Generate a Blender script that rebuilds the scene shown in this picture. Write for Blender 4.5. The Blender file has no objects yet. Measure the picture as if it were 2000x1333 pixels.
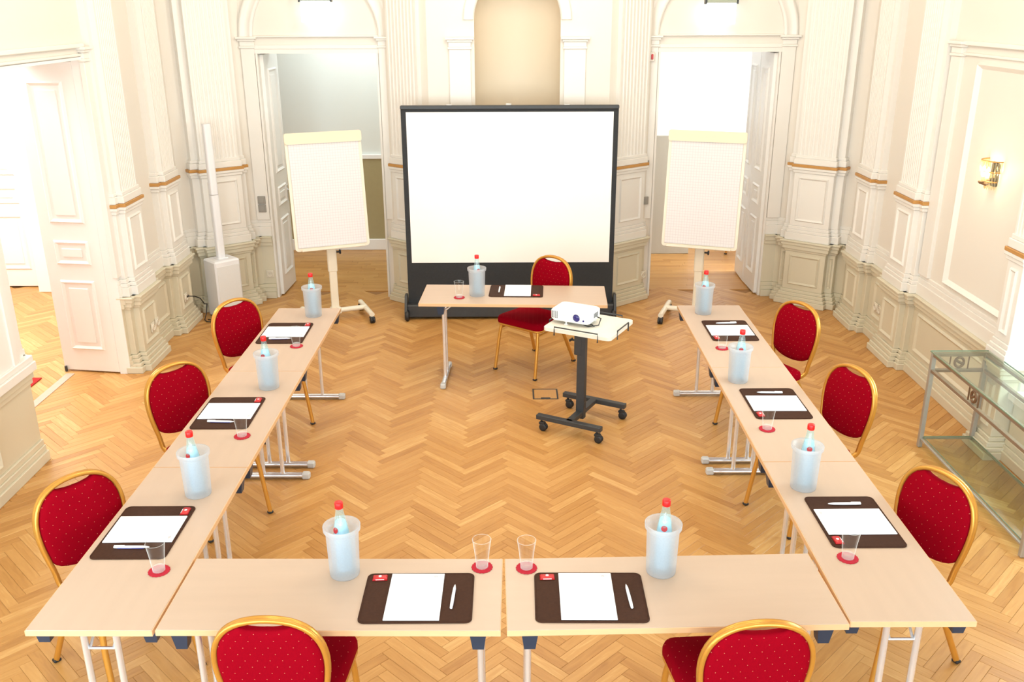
import bpy, math, random
from mathutils import Matrix, Vector
R = math.radians
PI = math.pi
random.seed(7)
scene = bpy.context.scene
col = scene.collection

# ------------------------------------------------------------------ camera, world, light, exposure
CAM = Vector((0.0, -2.9, 2.8935))
cd = bpy.data.cameras.new('camera')
cd.sensor_width = 36.0
cd.lens = 36.0 * 1806.9 / 2000.0
cd.clip_start = 0.05
cam = bpy.data.objects.new('camera', cd)
col.objects.link(cam)
cam.matrix_world = (Matrix.Translation(CAM) @ Matrix.Rotation(-0.003, 4, 'Z')
                    @ Matrix.Rotation(PI / 2 - 0.3498, 4, 'X') @ Matrix.Rotation(-0.0034, 4, 'Z'))
scene.camera = cam

vs = scene.view_settings
vs.view_transform = 'Standard'
vs.look = 'None'
vs.exposure = 0.47
vs.gamma = 1.0
vs.use_curve_mapping = False
scene.cycles.max_bounces = 10
scene.cycles.diffuse_bounces = 5
scene.cycles.glossy_bounces = 3
scene.cycles.transmission_bounces = 8
scene.cycles.transparent_max_bounces = 16
scene.cycles.caustics_reflective = False
scene.cycles.caustics_refractive = False
scene.cycles.sample_clamp_indirect = 4.0
scene.cycles.use_denoising = True

w = bpy.data.worlds.new('world')
scene.world = w
w.use_nodes = True
w.node_tree.nodes['Background'].inputs[0].default_value = (0.86, 0.92, 1.0, 1)
w.node_tree.nodes['Background'].inputs[1].default_value = 1.0


def area(name, loc, direction, sx, sy, power, color):
    l = bpy.data.lights.new(name, 'AREA')
    l.shape = 'RECTANGLE'
    l.size, l.size_y = sx, sy
    l.energy = power
    l.color = color
    o = bpy.data.objects.new(name, l)
    col.objects.link(o)
    o.location = loc
    o.rotation_euler = Vector(direction).to_track_quat('-Z', 'Z').to_euler()
    return o


DAY = (0.74, 0.91, 1.0)
WARM = (1.0, 0.80, 0.55)
for i, x in enumerate((-2.2, 0.1, 2.4)):                       # the tall windows behind the gallery
    area('daylight_area', (x, -3.7, 1.55), (0, 1, 0), 1.6, 2.8, 82, DAY)
area('daylight_area', (3.95, 1.97, 1.9), (-1, 0, -0.1), 1.4, 1.4, 80, DAY)     # right-hand windows
area('daylight_area', (-3.02, -0.9, 1.55), (1, 0.5, 0), 2.0, 2.0, 60, DAY)  # unseen daylight lamp added on the left, where no window is built
for x, y in ((-1.2, 2.3), (1.4, 2.3), (0.1, 4.4)):             # unseen overhead lamps added for warm room light
    l = bpy.data.lights.new('unseen_ceiling_lamp', 'POINT')
    l.energy = 55
    l.color = (1.0, 0.92, 0.80)
    l.shadow_soft_size = 0.45
    o = bpy.data.objects.new('unseen_ceiling_lamp', l)
    col.objects.link(o)
    o.location = (x, y, 4.1)
area('side_room_lamp', (-5.2, 4.6, 3.2), (0, 0, -1), 2.2, 2.2, 150, (0.92, 0.96, 1.0))
area('back_room_lamp', (-1.6, 7.6, 3.2), (0.1, 0.1, -1), 1.6, 0.8, 24, (0.90, 1.0, 1.0))
area('back_room_window', (4.1, 7.5, 1.9), (-1, 0.25, 0.1), 1.0, 1.6, 80, (0.93, 0.97, 1.0))

# ------------------------------------------------------------------ materials


def lin(*c):
    return tuple((v / 255 / 12.92) if v / 255 <= 0.04045 else ((v / 255 + 0.055) / 1.055) ** 2.4 for v in c)


def mat(name, rgb, rough=0.5, metal=0.0, var=0.04, scale=6.0, bump=0.0, spec=None, emit=None, stretch=(1, 1, 1), sheen=0):
    m = bpy.data.materials.new(name)
    m.use_nodes = True
    nt = m.node_tree
    b = nt.nodes['Principled BSDF']
    b.inputs['Roughness'].default_value = rough
    b.inputs['Metallic'].default_value = metal
    if spec is not None:
        b.inputs['Specular IOR Level'].default_value = spec
    if sheen:
        b.inputs['Sheen Weight'].default_value = sheen
    tc = nt.nodes.new('ShaderNodeTexCoord')
    mp = nt.nodes.new('ShaderNodeMapping')
    mp.inputs['Scale'].default_value = stretch
    nz = nt.nodes.new('ShaderNodeTexNoise')
    nz.inputs['Scale'].default_value = scale
    nz.inputs['Detail'].default_value = 4
    nt.links.new(tc.outputs['Object'], mp.inputs[0])
    nt.links.new(mp.outputs[0], nz.inputs['Vector'])
    mx = nt.nodes.new('ShaderNodeMix')
    mx.data_type = 'RGBA'
    mx.inputs['A'].default_value = (*[max(0, v * (1 - var)) for v in rgb], 1)
    mx.inputs['B'].default_value = (*[min(1, v * (1 + var)) for v in rgb], 1)
    nt.links.new(nz.outputs['Fac'], mx.inputs['Factor'])
    nt.links.new(mx.outputs['Result'], b.inputs['Base Color'])
    if bump:
        bp = nt.nodes.new('ShaderNodeBump')
        bp.inputs['Strength'].default_value = bump
        bp.inputs['Distance'].default_value = 0.002
        nt.links.new(nz.outputs['Fac'], bp.inputs['Height'])
        nt.links.new(bp.outputs[0], b.inputs['Normal'])
    if emit:
        b.inputs['Emission Color'].default_value = (*emit[0], 1)
        b.inputs['Emission Strength'].default_value = emit[1]
    return m


def thin_glass(name, tint, refl=0.9, rough=0.02, base=0.03, milk=0.0, grad=0.35):
    """Thin clear sheet: transparent body, faint gloss, edge reflections painted in as white, a trace of milkiness."""
    m = bpy.data.materials.new(name)
    m.use_nodes = True
    nt = m.node_tree
    nt.nodes.remove(nt.nodes['Principled BSDF'])
    out = nt.nodes['Material Output']
    tr = nt.nodes.new('ShaderNodeBsdfTransparent')
    tr.inputs[0].default_value = (*tint, 1)
    gl = nt.nodes.new('ShaderNodeBsdfGlossy')
    gl.inputs['Roughness'].default_value = rough
    gl.inputs['Color'].default_value = (refl, refl, refl, 1)
    lw = nt.nodes.new('ShaderNodeLayerWeight')
    lw.inputs['Blend'].default_value = 0.5
    pw = nt.nodes.new('ShaderNodeMath')
    pw.operation = 'POWER'
    pw.inputs[1].default_value = 4.0
    ad = nt.nodes.new('ShaderNodeMath')
    ad.operation = 'MULTIPLY'
    ad.inputs[1].default_value = grad
    nt.links.new(lw.outputs['Facing'], pw.inputs[0])
    nt.links.new(pw.outputs[0], ad.inputs[0])
    m0 = nt.nodes.new('ShaderNodeMixShader')
    m0.inputs[0].default_value = base
    nt.links.new(tr.outputs[0], m0.inputs[1])
    nt.links.new(gl.outputs[0], m0.inputs[2])
    ed = nt.nodes.new('ShaderNodeBsdfDiffuse')
    ed.inputs[0].default_value = (0.92, 0.94, 0.94, 1)  # white painted in where grazing edges would gleam
    mx = nt.nodes.new('ShaderNodeMixShader')
    nt.links.new(ad.outputs[0], mx.inputs[0])
    nt.links.new(m0.outputs[0], mx.inputs[1])
    nt.links.new(ed.outputs[0], mx.inputs[2])
    last = mx
    if milk:
        df = nt.nodes.new('ShaderNodeBsdfDiffuse')
        df.inputs[0].default_value = (0.9, 0.95, 0.96, 1)
        m2 = nt.nodes.new('ShaderNodeMixShader')
        m2.inputs[0].default_value = milk
        nt.links.new(mx.outputs[0], m2.inputs[1])
        nt.links.new(df.outputs[0], m2.inputs[2])
        last = m2
    nt.links.new(last.outputs[0], out.inputs[0])
    return m


def frosted(name, rgb, clear):
    m = bpy.data.materials.new(name)
    m.use_nodes = True
    nt = m.node_tree
    nt.nodes.remove(nt.nodes['Principled BSDF'])
    out = nt.nodes['Material Output']
    tr = nt.nodes.new('ShaderNodeBsdfTransparent')
    tr.inputs[0].default_value = (0.93, 0.97, 1.0, 1)
    df = nt.nodes.new('ShaderNodeBsdfDiffuse')
    df.inputs[0].default_value = (*rgb, 1)
    tl = nt.nodes.new('ShaderNodeBsdfTranslucent')
    tl.inputs[0].default_value = (*rgb, 1)
    gl = nt.nodes.new('ShaderNodeBsdfGlossy')
    gl.inputs['Roughness'].default_value = 0.35
    nz = nt.nodes.new('ShaderNodeTexNoise')
    nz.inputs['Scale'].default_value = 30
    rp = nt.nodes.new('ShaderNodeMapRange')
    rp.inputs['To Min'].default_value = clear - 0.03
    rp.inputs['To Max'].default_value = clear + 0.03
    a = nt.nodes.new('ShaderNodeMixShader')
    a.inputs[0].default_value = 0.6
    b = nt.nodes.new('ShaderNodeMixShader')
    c = nt.nodes.new('ShaderNodeMixShader')
    c.inputs[0].default_value = 0.04
    nt.links.new(df.outputs[0], a.inputs[1])
    nt.links.new(tl.outputs[0], a.inputs[2])
    nt.links.new(nz.outputs['Fac'], rp.inputs['Value'])
    nt.links.new(rp.outputs[0], b.inputs[0])
    nt.links.new(a.outputs[0], b.inputs[1])
    nt.links.new(tr.outputs[0], b.inputs[2])
    nt.links.new(b.outputs[0], c.inputs[1])
    nt.links.new(gl.outputs[0], c.inputs[2])
    nt.links.new(c.outputs[0], out.inputs[0])
    return m


def plank_mat(name, single):
    m = bpy.data.materials.new(name)
    m.use_nodes = True
    nt = m.node_tree
    N, Lk = nt.nodes.new, nt.links.new
    b = nt.nodes['Principled BSDF']
    if single:
        s = N('ShaderNodeObjectInfo').outputs['Random']
    else:
        at = N('ShaderNodeAttribute')
        at.attribute_name = 'tone'
        s = at.outputs['Fac']
    uv = N('ShaderNodeTexCoord').outputs['UV']
    cb = N('ShaderNodeCombineXYZ')
    ml = N('ShaderNodeMath')
    ml.operation = 'MULTIPLY'
    ml.inputs[1].default_value = 37.0
    Lk(s, ml.inputs[0])
    Lk(ml.outputs[0], cb.inputs[2])
    Lk(ml.outputs[0], cb.inputs[0])
    va = N('ShaderNodeVectorMath')
    va.operation = 'ADD'
    mp = N('ShaderNodeMapping')
    mp.inputs['Scale'].default_value = (4.0, 34.0, 1.0)
    Lk(uv, mp.inputs[0])
    Lk(mp.outputs[0], va.inputs[0])
    Lk(cb.outputs[0], va.inputs[1])
    nz = N('ShaderNodeTexNoise')
    nz.inputs['Scale'].default_value = 1.6
    nz.inputs['Detail'].default_value = 5
    nz.inputs['Distortion'].default_value = 0.6
    Lk(va.outputs[0], nz.inputs['Vector'])
    r = N('ShaderNodeValToRGB')
    e = r.color_ramp.elements
    e[0].position = 0.0
    e[0].color = (*PLANK[0], 1)
    e[1].position = 1.0
    e[1].color = (*PLANK[3], 1)
    for p_, c_ in ((0.35, PLANK[1]), (0.72, PLANK[2])):
        k = e.new(p_)
        k.color = (*c_, 1)
    mix = N('ShaderNodeMath')
    mix.operation = 'MULTIPLY_ADD'
    mix.inputs[1].default_value = 0.62
    g = N('ShaderNodeMath')
    g.operation = 'MULTIPLY_ADD'
    g.inputs[1].default_value = 0.75
    g.inputs[2].default_value = -0.19
    Lk(nz.outputs['Fac'], g.inputs[0])
    Lk(s, mix.inputs[0])
    Lk(g.outputs[0], mix.inputs[2])
    Lk(mix.outputs[0], r.inputs[0])
    Lk(r.outputs[0], b.inputs['Base Color'])
    b.inputs['Roughness'].default_value = 0.36
    b.inputs['Specular IOR Level'].default_value = 0.4
    bp = N('ShaderNodeBump')
    bp.inputs['Strength'].default_value = 0.06
    bp.inputs['Distance'].default_value = 0.001
    Lk(nz.outputs['Fac'], bp.inputs['Height'])
    Lk(bp.outputs[0], b.inputs['Normal'])
    return m


def fabric_mat(name, ax):
    """Red velour with a staggered grid of small gold dots woven in."""
    m = bpy.data.materials.new(name)
    m.use_nodes = True
    nt = m.node_tree
    N, Lk = nt.nodes.new, nt.links.new
    b = nt.nodes['Principled BSDF']
    b.inputs['Roughness'].default_value = 0.85
    b.inputs['Sheen Weight'].default_value = 0.0
    b.inputs['Sheen Tint'].default_value = (0.8, 0.05, 0.08, 1)
    b.inputs['Specular IOR Level'].default_value = 0.03
    sp = N('ShaderNodeSeparateXYZ')
    Lk(N('ShaderNodeTexCoord').outputs['Object'], sp.inputs[0])

    def mth(op, a, bb=None, cc=None):
        n = N('ShaderNodeMath')
        n.operation = op
        for i, v in enumerate((a, bb, cc)):
            if v is None:
                continue
            if isinstance(v, (int, float)):
                n.inputs[i].default_value = v
            else:
                Lk(v, n.inputs[i])
        return n.outputs[0]
    u = mth('DIVIDE', mth('ADD', sp.outputs[0], 4.0), 0.044)
    v = mth('DIVIDE', mth('ADD', sp.outputs[ax], 4.0), 0.030)
    row = mth('FLOOR', v)
    par = mth('MODULO', row, 2.0)
    fu = mth('SUBTRACT', mth('FRACT', mth('MULTIPLY_ADD', par, 0.5, u)), 0.5)
    fv = mth('SUBTRACT', mth('FRACT', v), 0.5)
    du = mth('MULTIPLY', fu, 0.044)
    dv = mth('MULTIPLY', fv, 0.030)
    d = mth('SQRT', mth('ADD', mth('MULTIPLY', du, du), mth('MULTIPLY', dv, dv)))
    dot = mth('LESS_THAN', d, 0.0016)
    nz = N('ShaderNodeTexNoise')
    nz.inputs['Scale'].default_value = 260
    mx0 = N('ShaderNodeMix')
    mx0.data_type = 'RGBA'
    mx0.inputs['A'].default_value = (0.20, 0.0008, 0.006, 1)
    mx0.inputs['B'].default_value = (0.30, 0.0012, 0.010, 1)
    Lk(nz.outputs['Fac'], mx0.inputs['Factor'])
    mx = N('ShaderNodeMix')
    mx.data_type = 'RGBA'
    mx.inputs['B'].default_value = (0.52, 0.17, 0.10, 1)
    Lk(dot, mx.inputs['Factor'])
    Lk(mx0.outputs['Result'], mx.inputs['A'])
    Lk(mx.outputs['Result'], b.inputs['Base Color'])
    return m


def grid_paper(name):
    m = bpy.data.materials.new(name)
    m.use_nodes = True
    nt = m.node_tree
    N, Lk = nt.nodes.new, nt.links.new
    b = nt.nodes['Principled BSDF']
    b.inputs['Roughness'].default_value = 0.8
    br = N('ShaderNodeTexBrick')
    br.offset = 0.0
    br.inputs['Scale'].default_value = 1.0
    br.inputs['Brick Width'].default_value = 0.025
    br.inputs['Row Height'].default_value = 0.025
    br.inputs['Mortar Size'].default_value = 0.0016
    br.inputs['Mortar Smooth'].default_value = 0.3
    br.inputs['Color1'].default_value = (0.74, 0.71, 0.72, 1)
    br.inputs['Color2'].default_value = (0.74, 0.71, 0.72, 1)
    br.inputs['Mortar'].default_value = (0.64, 0.58, 0.60, 1)
    Lk(N('ShaderNodeTexCoord').outputs['UV'], br.inputs['Vector'])
    Lk(br.outputs['Color'], b.inputs['Base Color'])
    return m


PLANK = ((0.38, 0.165, 0.040), (0.50, 0.245, 0.068), (0.58, 0.305, 0.096), (0.70, 0.43, 0.17))
WHITE = mat('cream_wall_paint', (0.755, 0.705, 0.635), 0.55, var=0.015, scale=1.5)
TRIMW = mat('white_trim_paint', (0.79, 0.755, 0.705), 0.4, var=0.012, scale=2)
DOORW = mat('white_door_paint', (0.85, 0.83, 0.80), 0.35, var=0.01, scale=2)
CREAM = mat('niche_cream_paint', (0.72, 0.62, 0.48), 0.6, var=0.015, scale=1.5)
BEIGE = mat('beige_dado_paint', (0.66, 0.605, 0.465), 0.45, var=0.03, scale=3)
GOLDP = mat('gilded_ledge_paint', (0.55, 0.28, 0.08), 0.45, 0.25, var=0.08, scale=10)
GREYW = mat('pale_grey_green_paint', (0.74, 0.76, 0.72), 0.6, var=0.01)
OLIVE = mat('olive_dado_paint', (0.36, 0.30, 0.15), 0.55, var=0.05, scale=20)
COOLW = mat('cool_white_paint', (0.86, 0.88, 0.9), 0.6, var=0.01)
SLAB = mat('dark_joint_filler', (0.34, 0.16, 0.05), 0.7, var=0.1)
CEILM = mat('ceiling_paint', (0.85, 0.80, 0.72), 0.7, var=0.01)
PLANK_ONE = plank_mat('oak_parquet_single', True)
PLANK_ALL = plank_mat('oak_parquet_joined', False)
BEECH = mat('beech_laminate', (0.51, 0.375, 0.28), 0.36, var=0.06, scale=2.2, stretch=(1.2, 9, 9))
EDGE = mat('beech_edge_band', (0.72, 0.44, 0.235), 0.28, var=0.06, scale=5, stretch=(1.5, 9, 9))
CHROME = mat('chrome', (0.84, 0.87, 0.92), 0.2, 0.72, var=0.01)
BLUEBLK = mat('blue_black_plastic', (0.018, 0.032, 0.06), 0.4, var=0.1)
GREYP = mat('grey_plastic', (0.55, 0.54, 0.52), 0.5)
GOLD = mat('gold_lacquered_steel', (0.62, 0.30, 0.05), 0.3, 0.55, var=0.08, scale=12)
BACKF = fabric_mat('red_dotted_velour_back', 2)
SEATF = fabric_mat('red_dotted_velour_seat', 1)
BLACK = mat('black_rubber', (0.014, 0.014, 0.015), 0.5, var=0.2, scale=20)
BLKM = mat('charcoal_powder_coat', (0.035, 0.037, 0.04), 0.45, var=0.15, scale=30)
BLKC = mat('black_screen_cloth', (0.02, 0.022, 0.025), 0.75, var=0.3, scale=60, bump=0.1)
SCREEN = mat('white_screen_cloth', (0.92, 0.92, 0.90), 0.7, var=0.005)
IVORY = mat('ivory_powder_coat', (0.80, 0.73, 0.60), 0.4, var=0.02)
CLAMP = mat('cream_clamp_plastic', (0.78, 0.66, 0.49), 0.45, var=0.02)
GRID = grid_paper('squared_paper')
PAPER = mat('white_paper', (0.80, 0.80, 0.83), 0.8, var=0.005)
LEATHER = mat('brown_leather', (0.050, 0.020, 0.011), 0.65, var=0.25, scale=90, bump=0.25, spec=.12)
PENW = mat('white_pen_plastic', (0.88, 0.88, 0.92), 0.25, var=0.01)
PENB = mat('blue_pen_band', (0.10, 0.10, 0.35), 0.4)  # dark blue strip low along one side of the barrel
REDFOIL = mat('red_wrapper', (0.50, 0.012, 0.015), 0.35, var=0.1, scale=30)
COAST = mat('red_felt', (0.42, 0.004, 0.022), 0.9, var=0.15, scale=120)
PRINT = mat('pale_grey_print', (0.36, 0.33, 0.33), 0.8)
GLASS = thin_glass('tumbler_glass', (0.985, 0.985, 0.98), base=0.04, grad=0.75)
GLASSB = thin_glass('thick_glass_base', (0.97, 0.97, 0.96), base=0.05, milk=0.16)
BOTTLE = thin_glass('bottle_glass', (0.78, 0.93, 0.93), base=0.06, milk=0.10)
WATER = mat('bluish_label_paper', (0.55, 0.74, 0.90), 0.5, var=0.05, scale=20)
REDCAP = mat('red_cap_plastic', (0.75, 0.008, 0.008), 0.35)
FROST = frosted('frosted_cooler_plastic', (0.84, 0.83, 0.85), 0.58)
SHELF = thin_glass('greenish_table_glass', (0.88, 0.91, 0.84), base=0.07, milk=0.0, grad=0.1)
SHELFE = mat('green_glass_edge', (0.20, 0.28, 0.20), 0.2)
STEEL = mat('weathered_grey_steel', (0.40, 0.37, 0.33), 0.42, 0.35, var=0.15, scale=15)
RAILM = mat('brown_reflection_steel', (0.27, 0.20, 0.145), 0.42, 0.3, var=0.15, scale=15)  # brown reflections on the rails put into the base colour
BRONZE = mat('bronze_ornament', (0.20, 0.11, 0.06), 0.4, 0.5, var=0.15)
PROJW = mat('white_projector_shell', (0.86, 0.86, 0.85), 0.35, var=0.01)
VENT = mat('dark_vent', (0.05, 0.05, 0.06), 0.6)
LENS = mat('violet_lens_glass', (0.03, 0.025, 0.16), 0.08, var=0.3)
TRAYW = mat('off_white_tray', (0.78, 0.72, 0.62), 0.4, var=0.02)
GREYSW = mat('grey_switch', (0.30, 0.28, 0.25), 0.4)
CREAMSW = mat('cream_socket', (0.72, 0.66, 0.55), 0.35)
REDLAMP = mat('red_indicator', (0.5, 0.01, 0.01), 0.3)
SIGNW = mat('lit_sign_panel', (0.9, 0.95, 0.93), 0.4, emit=((0.90, 1.0, 0.98), 1.8))
SIGNG = mat('grey_green_sign_housing', (0.36, 0.38, 0.30), 0.4, 0.3)
SPEAKW = mat('white_speaker_paint', (0.78, 0.77, 0.79), 0.45, var=0.01)
SPEAKG = mat('pale_speaker_grille', (0.70, 0.69, 0.68), 0.6, var=0.06, scale=200)
REDRUG = mat('red_carpet', (0.38, 0.008, 0.006), 0.95, var=0.15, scale=80)
BOARDM = mat('grey_wood_panel', (0.50, 0.46, 0.38), 0.5, var=0.06, scale=3, stretch=(6, 6, 1))
BULB = mat('lit_bulb', (1, 0.9, 0.7), 0.3, emit=((1.0, 0.80, 0.48), 25.0))
CRYSTAL = thin_glass('amber_crystal', (1.0, 0.90, 0.66), base=0.10, milk=0.10)
PANE = thin_glass('window_pane', (0.95, 0.98, 0.97), base=0.04)
OUTSIDE = mat('garden_green', (0.10, 0.16, 0.06), 0.9, var=0.5, scale=5)

# ------------------------------------------------------------------ mesh helpers


class MB:
    def __init__(self):
        self.v, self.f, self.s = [], [], []
        self.uv = None

    def add(self, verts, faces, smooth=False, M=None):
        n = len(self.v)
        for p in verts:
            p = Vector(p)
            self.v.append(tuple(M @ p) if M is not None else tuple(p))
        for f in faces:
            self.f.append(tuple(i + n for i in f))
            self.s.append(smooth)
        return self

    def box(self, c, s, rz=0, ch=0.0, M=None):
        x, y, z = s[0] / 2, s[1] / 2, s[2] / 2
        T = Matrix.Translation(c) @ Matrix.Rotation(rz, 4, 'Z')
        if M is not None:
            T = M @ T
        if not ch:
            vs_ = [(a * x, b * y, d * z) for d in (-1, 1) for b in (-1, 1) for a in (-1, 1)]
            fs = [(0, 2, 3, 1), (4, 5, 7, 6), (0, 1, 5, 4), (2, 6, 7, 3), (0, 4, 6, 2), (1, 3, 7, 5)]
            return self.add(vs_, fs, False, T)
        vs_, idx = [], {}
        for a in (-1, 1):
            for b in (-1, 1):
                for d in (-1, 1):
                    idx[a, b, d, 0] = len(vs_); vs_.append((a * x, b * (y - ch), d * (z - ch)))
                    idx[a, b, d, 1] = len(vs_); vs_.append((a * (x - ch), b * y, d * (z - ch)))
                    idx[a, b, d, 2] = len(vs_); vs_.append((a * (x - ch), b * (y - ch), d * z))
        fs = []
        for a in (-1, 1):
            q = [idx[a, -1, -1, 0], idx[a, 1, -1, 0], idx[a, 1, 1, 0], idx[a, -1, 1, 0]]
            fs.append(q if a > 0 else q[::-1])
            q = [idx[-1, a, -1, 1], idx[-1, a, 1, 1], idx[1, a, 1, 1], idx[1, a, -1, 1]]
            fs.append(q if a > 0 else q[::-1])
            q = [idx[-1, -1, a, 2], idx[1, -1, a, 2], idx[1, 1, a, 2], idx[-1, 1, a, 2]]
            fs.append(q if a > 0 else q[::-1])
            for b in (-1, 1):
                q = [idx[a, b, -1, 0], idx[a, b, 1, 0], idx[a, b, 1, 1], idx[a, b, -1, 1]]
                fs.append(q if a * b < 0 else q[::-1])
                q = [idx[a, -1, b, 0], idx[a, 1, b, 0], idx[a, 1, b, 2], idx[a, -1, b, 2]]
                fs.append(q if a * b > 0 else q[::-1])
                q = [idx[-1, a, b, 1], idx[1, a, b, 1], idx[1, a, b, 2], idx[-1, a, b, 2]]
                fs.append(q if a * b < 0 else q[::-1])
                for d in (-1, 1):
                    q = [idx[a, b, d, 0], idx[a, b, d, 1], idx[a, b, d, 2]]
                    fs.append(q if a * b * d > 0 else q[::-1])
        return self.add(vs_, fs, False, T)

    def bx(self, x0, x1, y0, y1, z0, z1, ch=0.0, M=None):
        return self.box(((x0 + x1) / 2, (y0 + y1) / 2, (z0 + z1) / 2), (x1 - x0, y1 - y0, z1 - z0), 0, ch, M)

    def sweep(self, path, prof, up=(0, 0, 1), closed=False, M=None, caps=True):
        """Sweep a closed 2D profile (a along side, b along up-ish) on a path."""
        P = [Vector(p) for p in path]
        n, k = len(P), len(prof)
        vs_, fs = [], []
        for i in range(n):
            if closed:
                t = (P[(i + 1) % n] - P[i - 1])
            else:
                t = P[min(i + 1, n - 1)] - P[max(i - 1, 0)]
            t.normalize()
            u = Vector(up)
            sd = t.cross(u)
            if sd.length < 1e-4:
                sd = t.cross(Vector((0, 1, 0)) if abs(t.y) < 0.9 else Vector((1, 0, 0)))
            sd.normalize()
            b = sd.cross(t)
            for a_, b_ in prof:
                vs_.append(P[i] + sd * a_ + b * b_)
        m = n if closed else n - 1
        for i in range(m):
            j = (i + 1) % n
            for q in range(k):
                r = (q + 1) % k
                fs.append((i * k + q, i * k + r, j * k + r, j * k + q))
        self.add(vs_, fs, True, M)
        if caps and not closed:
            self.add(vs_[:k], [tuple(range(k))[::-1]], False, M)
            self.add(vs_[-k:], [tuple(range(k))], False, M)
        return self

    def tube(self, path, r, seg=10, up=(0, 0, 1), closed=False, M=None, ry=None):
        ry = ry or r
        return self.sweep(path, [(r * math.cos(2 * PI * i / seg), ry * math.sin(2 * PI * i / seg)) for i in range(seg)], up, closed, M)

    def lathe(self, prof, seg=24, c=(0, 0, 0), M=None, cap0=True, cap1=True, smooth=True):
        vs_, fs = [], []
        for r, z in prof:
            for i in range(seg):
                a = 2 * PI * i / seg
                vs_.append((c[0] + r * math.cos(a), c[1] + r * math.sin(a), c[2] + z))
        for j in range(len(prof) - 1):
            for i in range(seg):
                k = (i + 1) % seg
                fs.append((j * seg + i, j * seg + k, (j + 1) * seg + k, (j + 1) * seg + i))
        self.add(vs_, fs, smooth, M)
        if cap0:
            self.add(vs_[:seg], [tuple(range(seg))[::-1]], False, M)
        if cap1:
            self.add(vs_[-seg:], [tuple(range(seg))], False, M)
        return self

    def prism(self, out, z0, z1, M=None, smooth_side=False, inset=0.0):
        k = len(out)
        vs_ = [(x, y, z0) for x, y in out] + [(x, y, z1) for x, y in out]
        fs = [(i, (i + 1) % k, k + (i + 1) % k, k + i) for i in range(k)]
        self.add(vs_, fs, smooth_side, M)
        self.add(vs_[:k], [tuple(range(k))[::-1]], False, M)
        self.add(vs_[k:], [tuple(range(k))], False, M)
        return self

    def frame(self, x0, x1, z0, z1, wd, y0, y1, M=None):
        """Rectangular ring moulding in the XZ plane, standing from y0 to y1 with a sloped inner edge."""
        o = [(x0, z0), (x1, z0), (x1, z1), (x0, z1)]
        i_ = [(x0 + wd, z0 + wd), (x1 - wd, z0 + wd), (x1 - wd, z1 - wd), (x0 + wd, z1 - wd)]
        m_ = [(x0 + wd * .4, z0 + wd * .4), (x1 - wd * .4, z0 + wd * .4), (x1 - wd * .4, z1 - wd * .4), (x0 + wd * .4, z1 - wd * .4)]
        vs_ = [(a, y0, b) for a, b in o] + [(a, y1, b) for a, b in m_] + [(a, y0, b) for a, b in i_]
        fs = []
        for k in range(4):
            j = (k + 1) % 4
            fs += [(k, j, 4 + j, 4 + k), (4 + k, 4 + j, 8 + j, 8 + k)]
        if y1 < y0:
            fs = fs
        else:
            fs = [f[::-1] for f in fs]
        return self.add(vs_, fs, False, M)

    def mesh(self, name, m):
        me = bpy.data.meshes.new(name)
        me.from_pydata(self.v, [], self.f)
        me.polygons.foreach_set('use_smooth', self.s)
        if m is not None:
            me.materials.append(m)
        if self.uv:
            l = me.uv_layers.new(name='UVMap')
            l.data.foreach_set('uv', [c for uv_ in self.uv for c in uv_])
        me.update()
        return me

    def build(self, name, m, parent=None, **kw):
        o = bpy.data.objects.new(name, self.mesh(name, m))
        col.objects.link(o)
        if parent is not None:
            o.parent = parent
        for k, v in kw.items():
            o[k] = v
        return o


def thing(name, label, cat, loc=(0, 0, 0), rz=0, group=None):
    o = bpy.data.objects.new(name, None)
    o.empty_display_size = 0.1
    col.objects.link(o)
    o.location = loc
    o.rotation_euler = (0, 0, rz)
    o['label'] = label
    o['category'] = cat
    if group:
        o['group'] = group
    return o


def struct(name, loc=(0, 0, 0), rz=0, label=None):
    o = bpy.data.objects.new(name, None)
    o.empty_display_size = 0.1
    col.objects.link(o)
    o.location = loc
    o.rotation_euler = (0, 0, rz)
    o['kind'] = 'structure'
    if label:
        o['label'] = label
    return o


def tag(o, label, cat, group=None):
    o['label'] = label
    o['category'] = cat
    if group:
        o['group'] = group
    return o


def dup(root, loc, rz, label, group=None):
    def rec(o, parent):
        c = o.copy()
        col.objects.link(c)
        if parent is not None:
            c.parent = parent
        for ch in o.children:
            rec(ch, c)
        return c
    r = rec(root, None)
    r.location = loc
    r.rotation_euler = (0, 0, rz)
    r['label'] = label
    if group:
        r['group'] = group
    return r


def rrect(w_, h_, r, n=5):
    out = []
    for cx, cy, a0 in ((w_ / 2 - r, h_ / 2 - r, 0), (-w_ / 2 + r, h_ / 2 - r, 90), (-w_ / 2 + r, -h_ / 2 + r, 180), (w_ / 2 - r, -h_ / 2 + r, 270)):
        for i in range(n + 1):
            a = R(a0 + 90 * i / n)
            out.append((cx + r * math.cos(a), cy + r * math.sin(a)))
    return out


# ------------------------------------------------------------------ tables: where their tops stand (needed by the floor too)
TZ = 0.72


def row_pose(o, a, L, W, i):
    d = Vector((-math.sin(a), math.cos(a)))
    r = Vector((math.cos(a), math.sin(a)))
    c = Vector(o) + d * (L * (i + 0.5)) + r * (W / 2)
    return (c.x, c.y, a + PI / 2)


def front_pose(o, a, L, W):
    d = Vector((-math.sin(a), math.cos(a)))
    r = Vector((math.cos(a), math.sin(a)))
    c = Vector(o) + r * (L / 2) + d * (W / 2)
    return (c.x, c.y, a)


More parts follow.
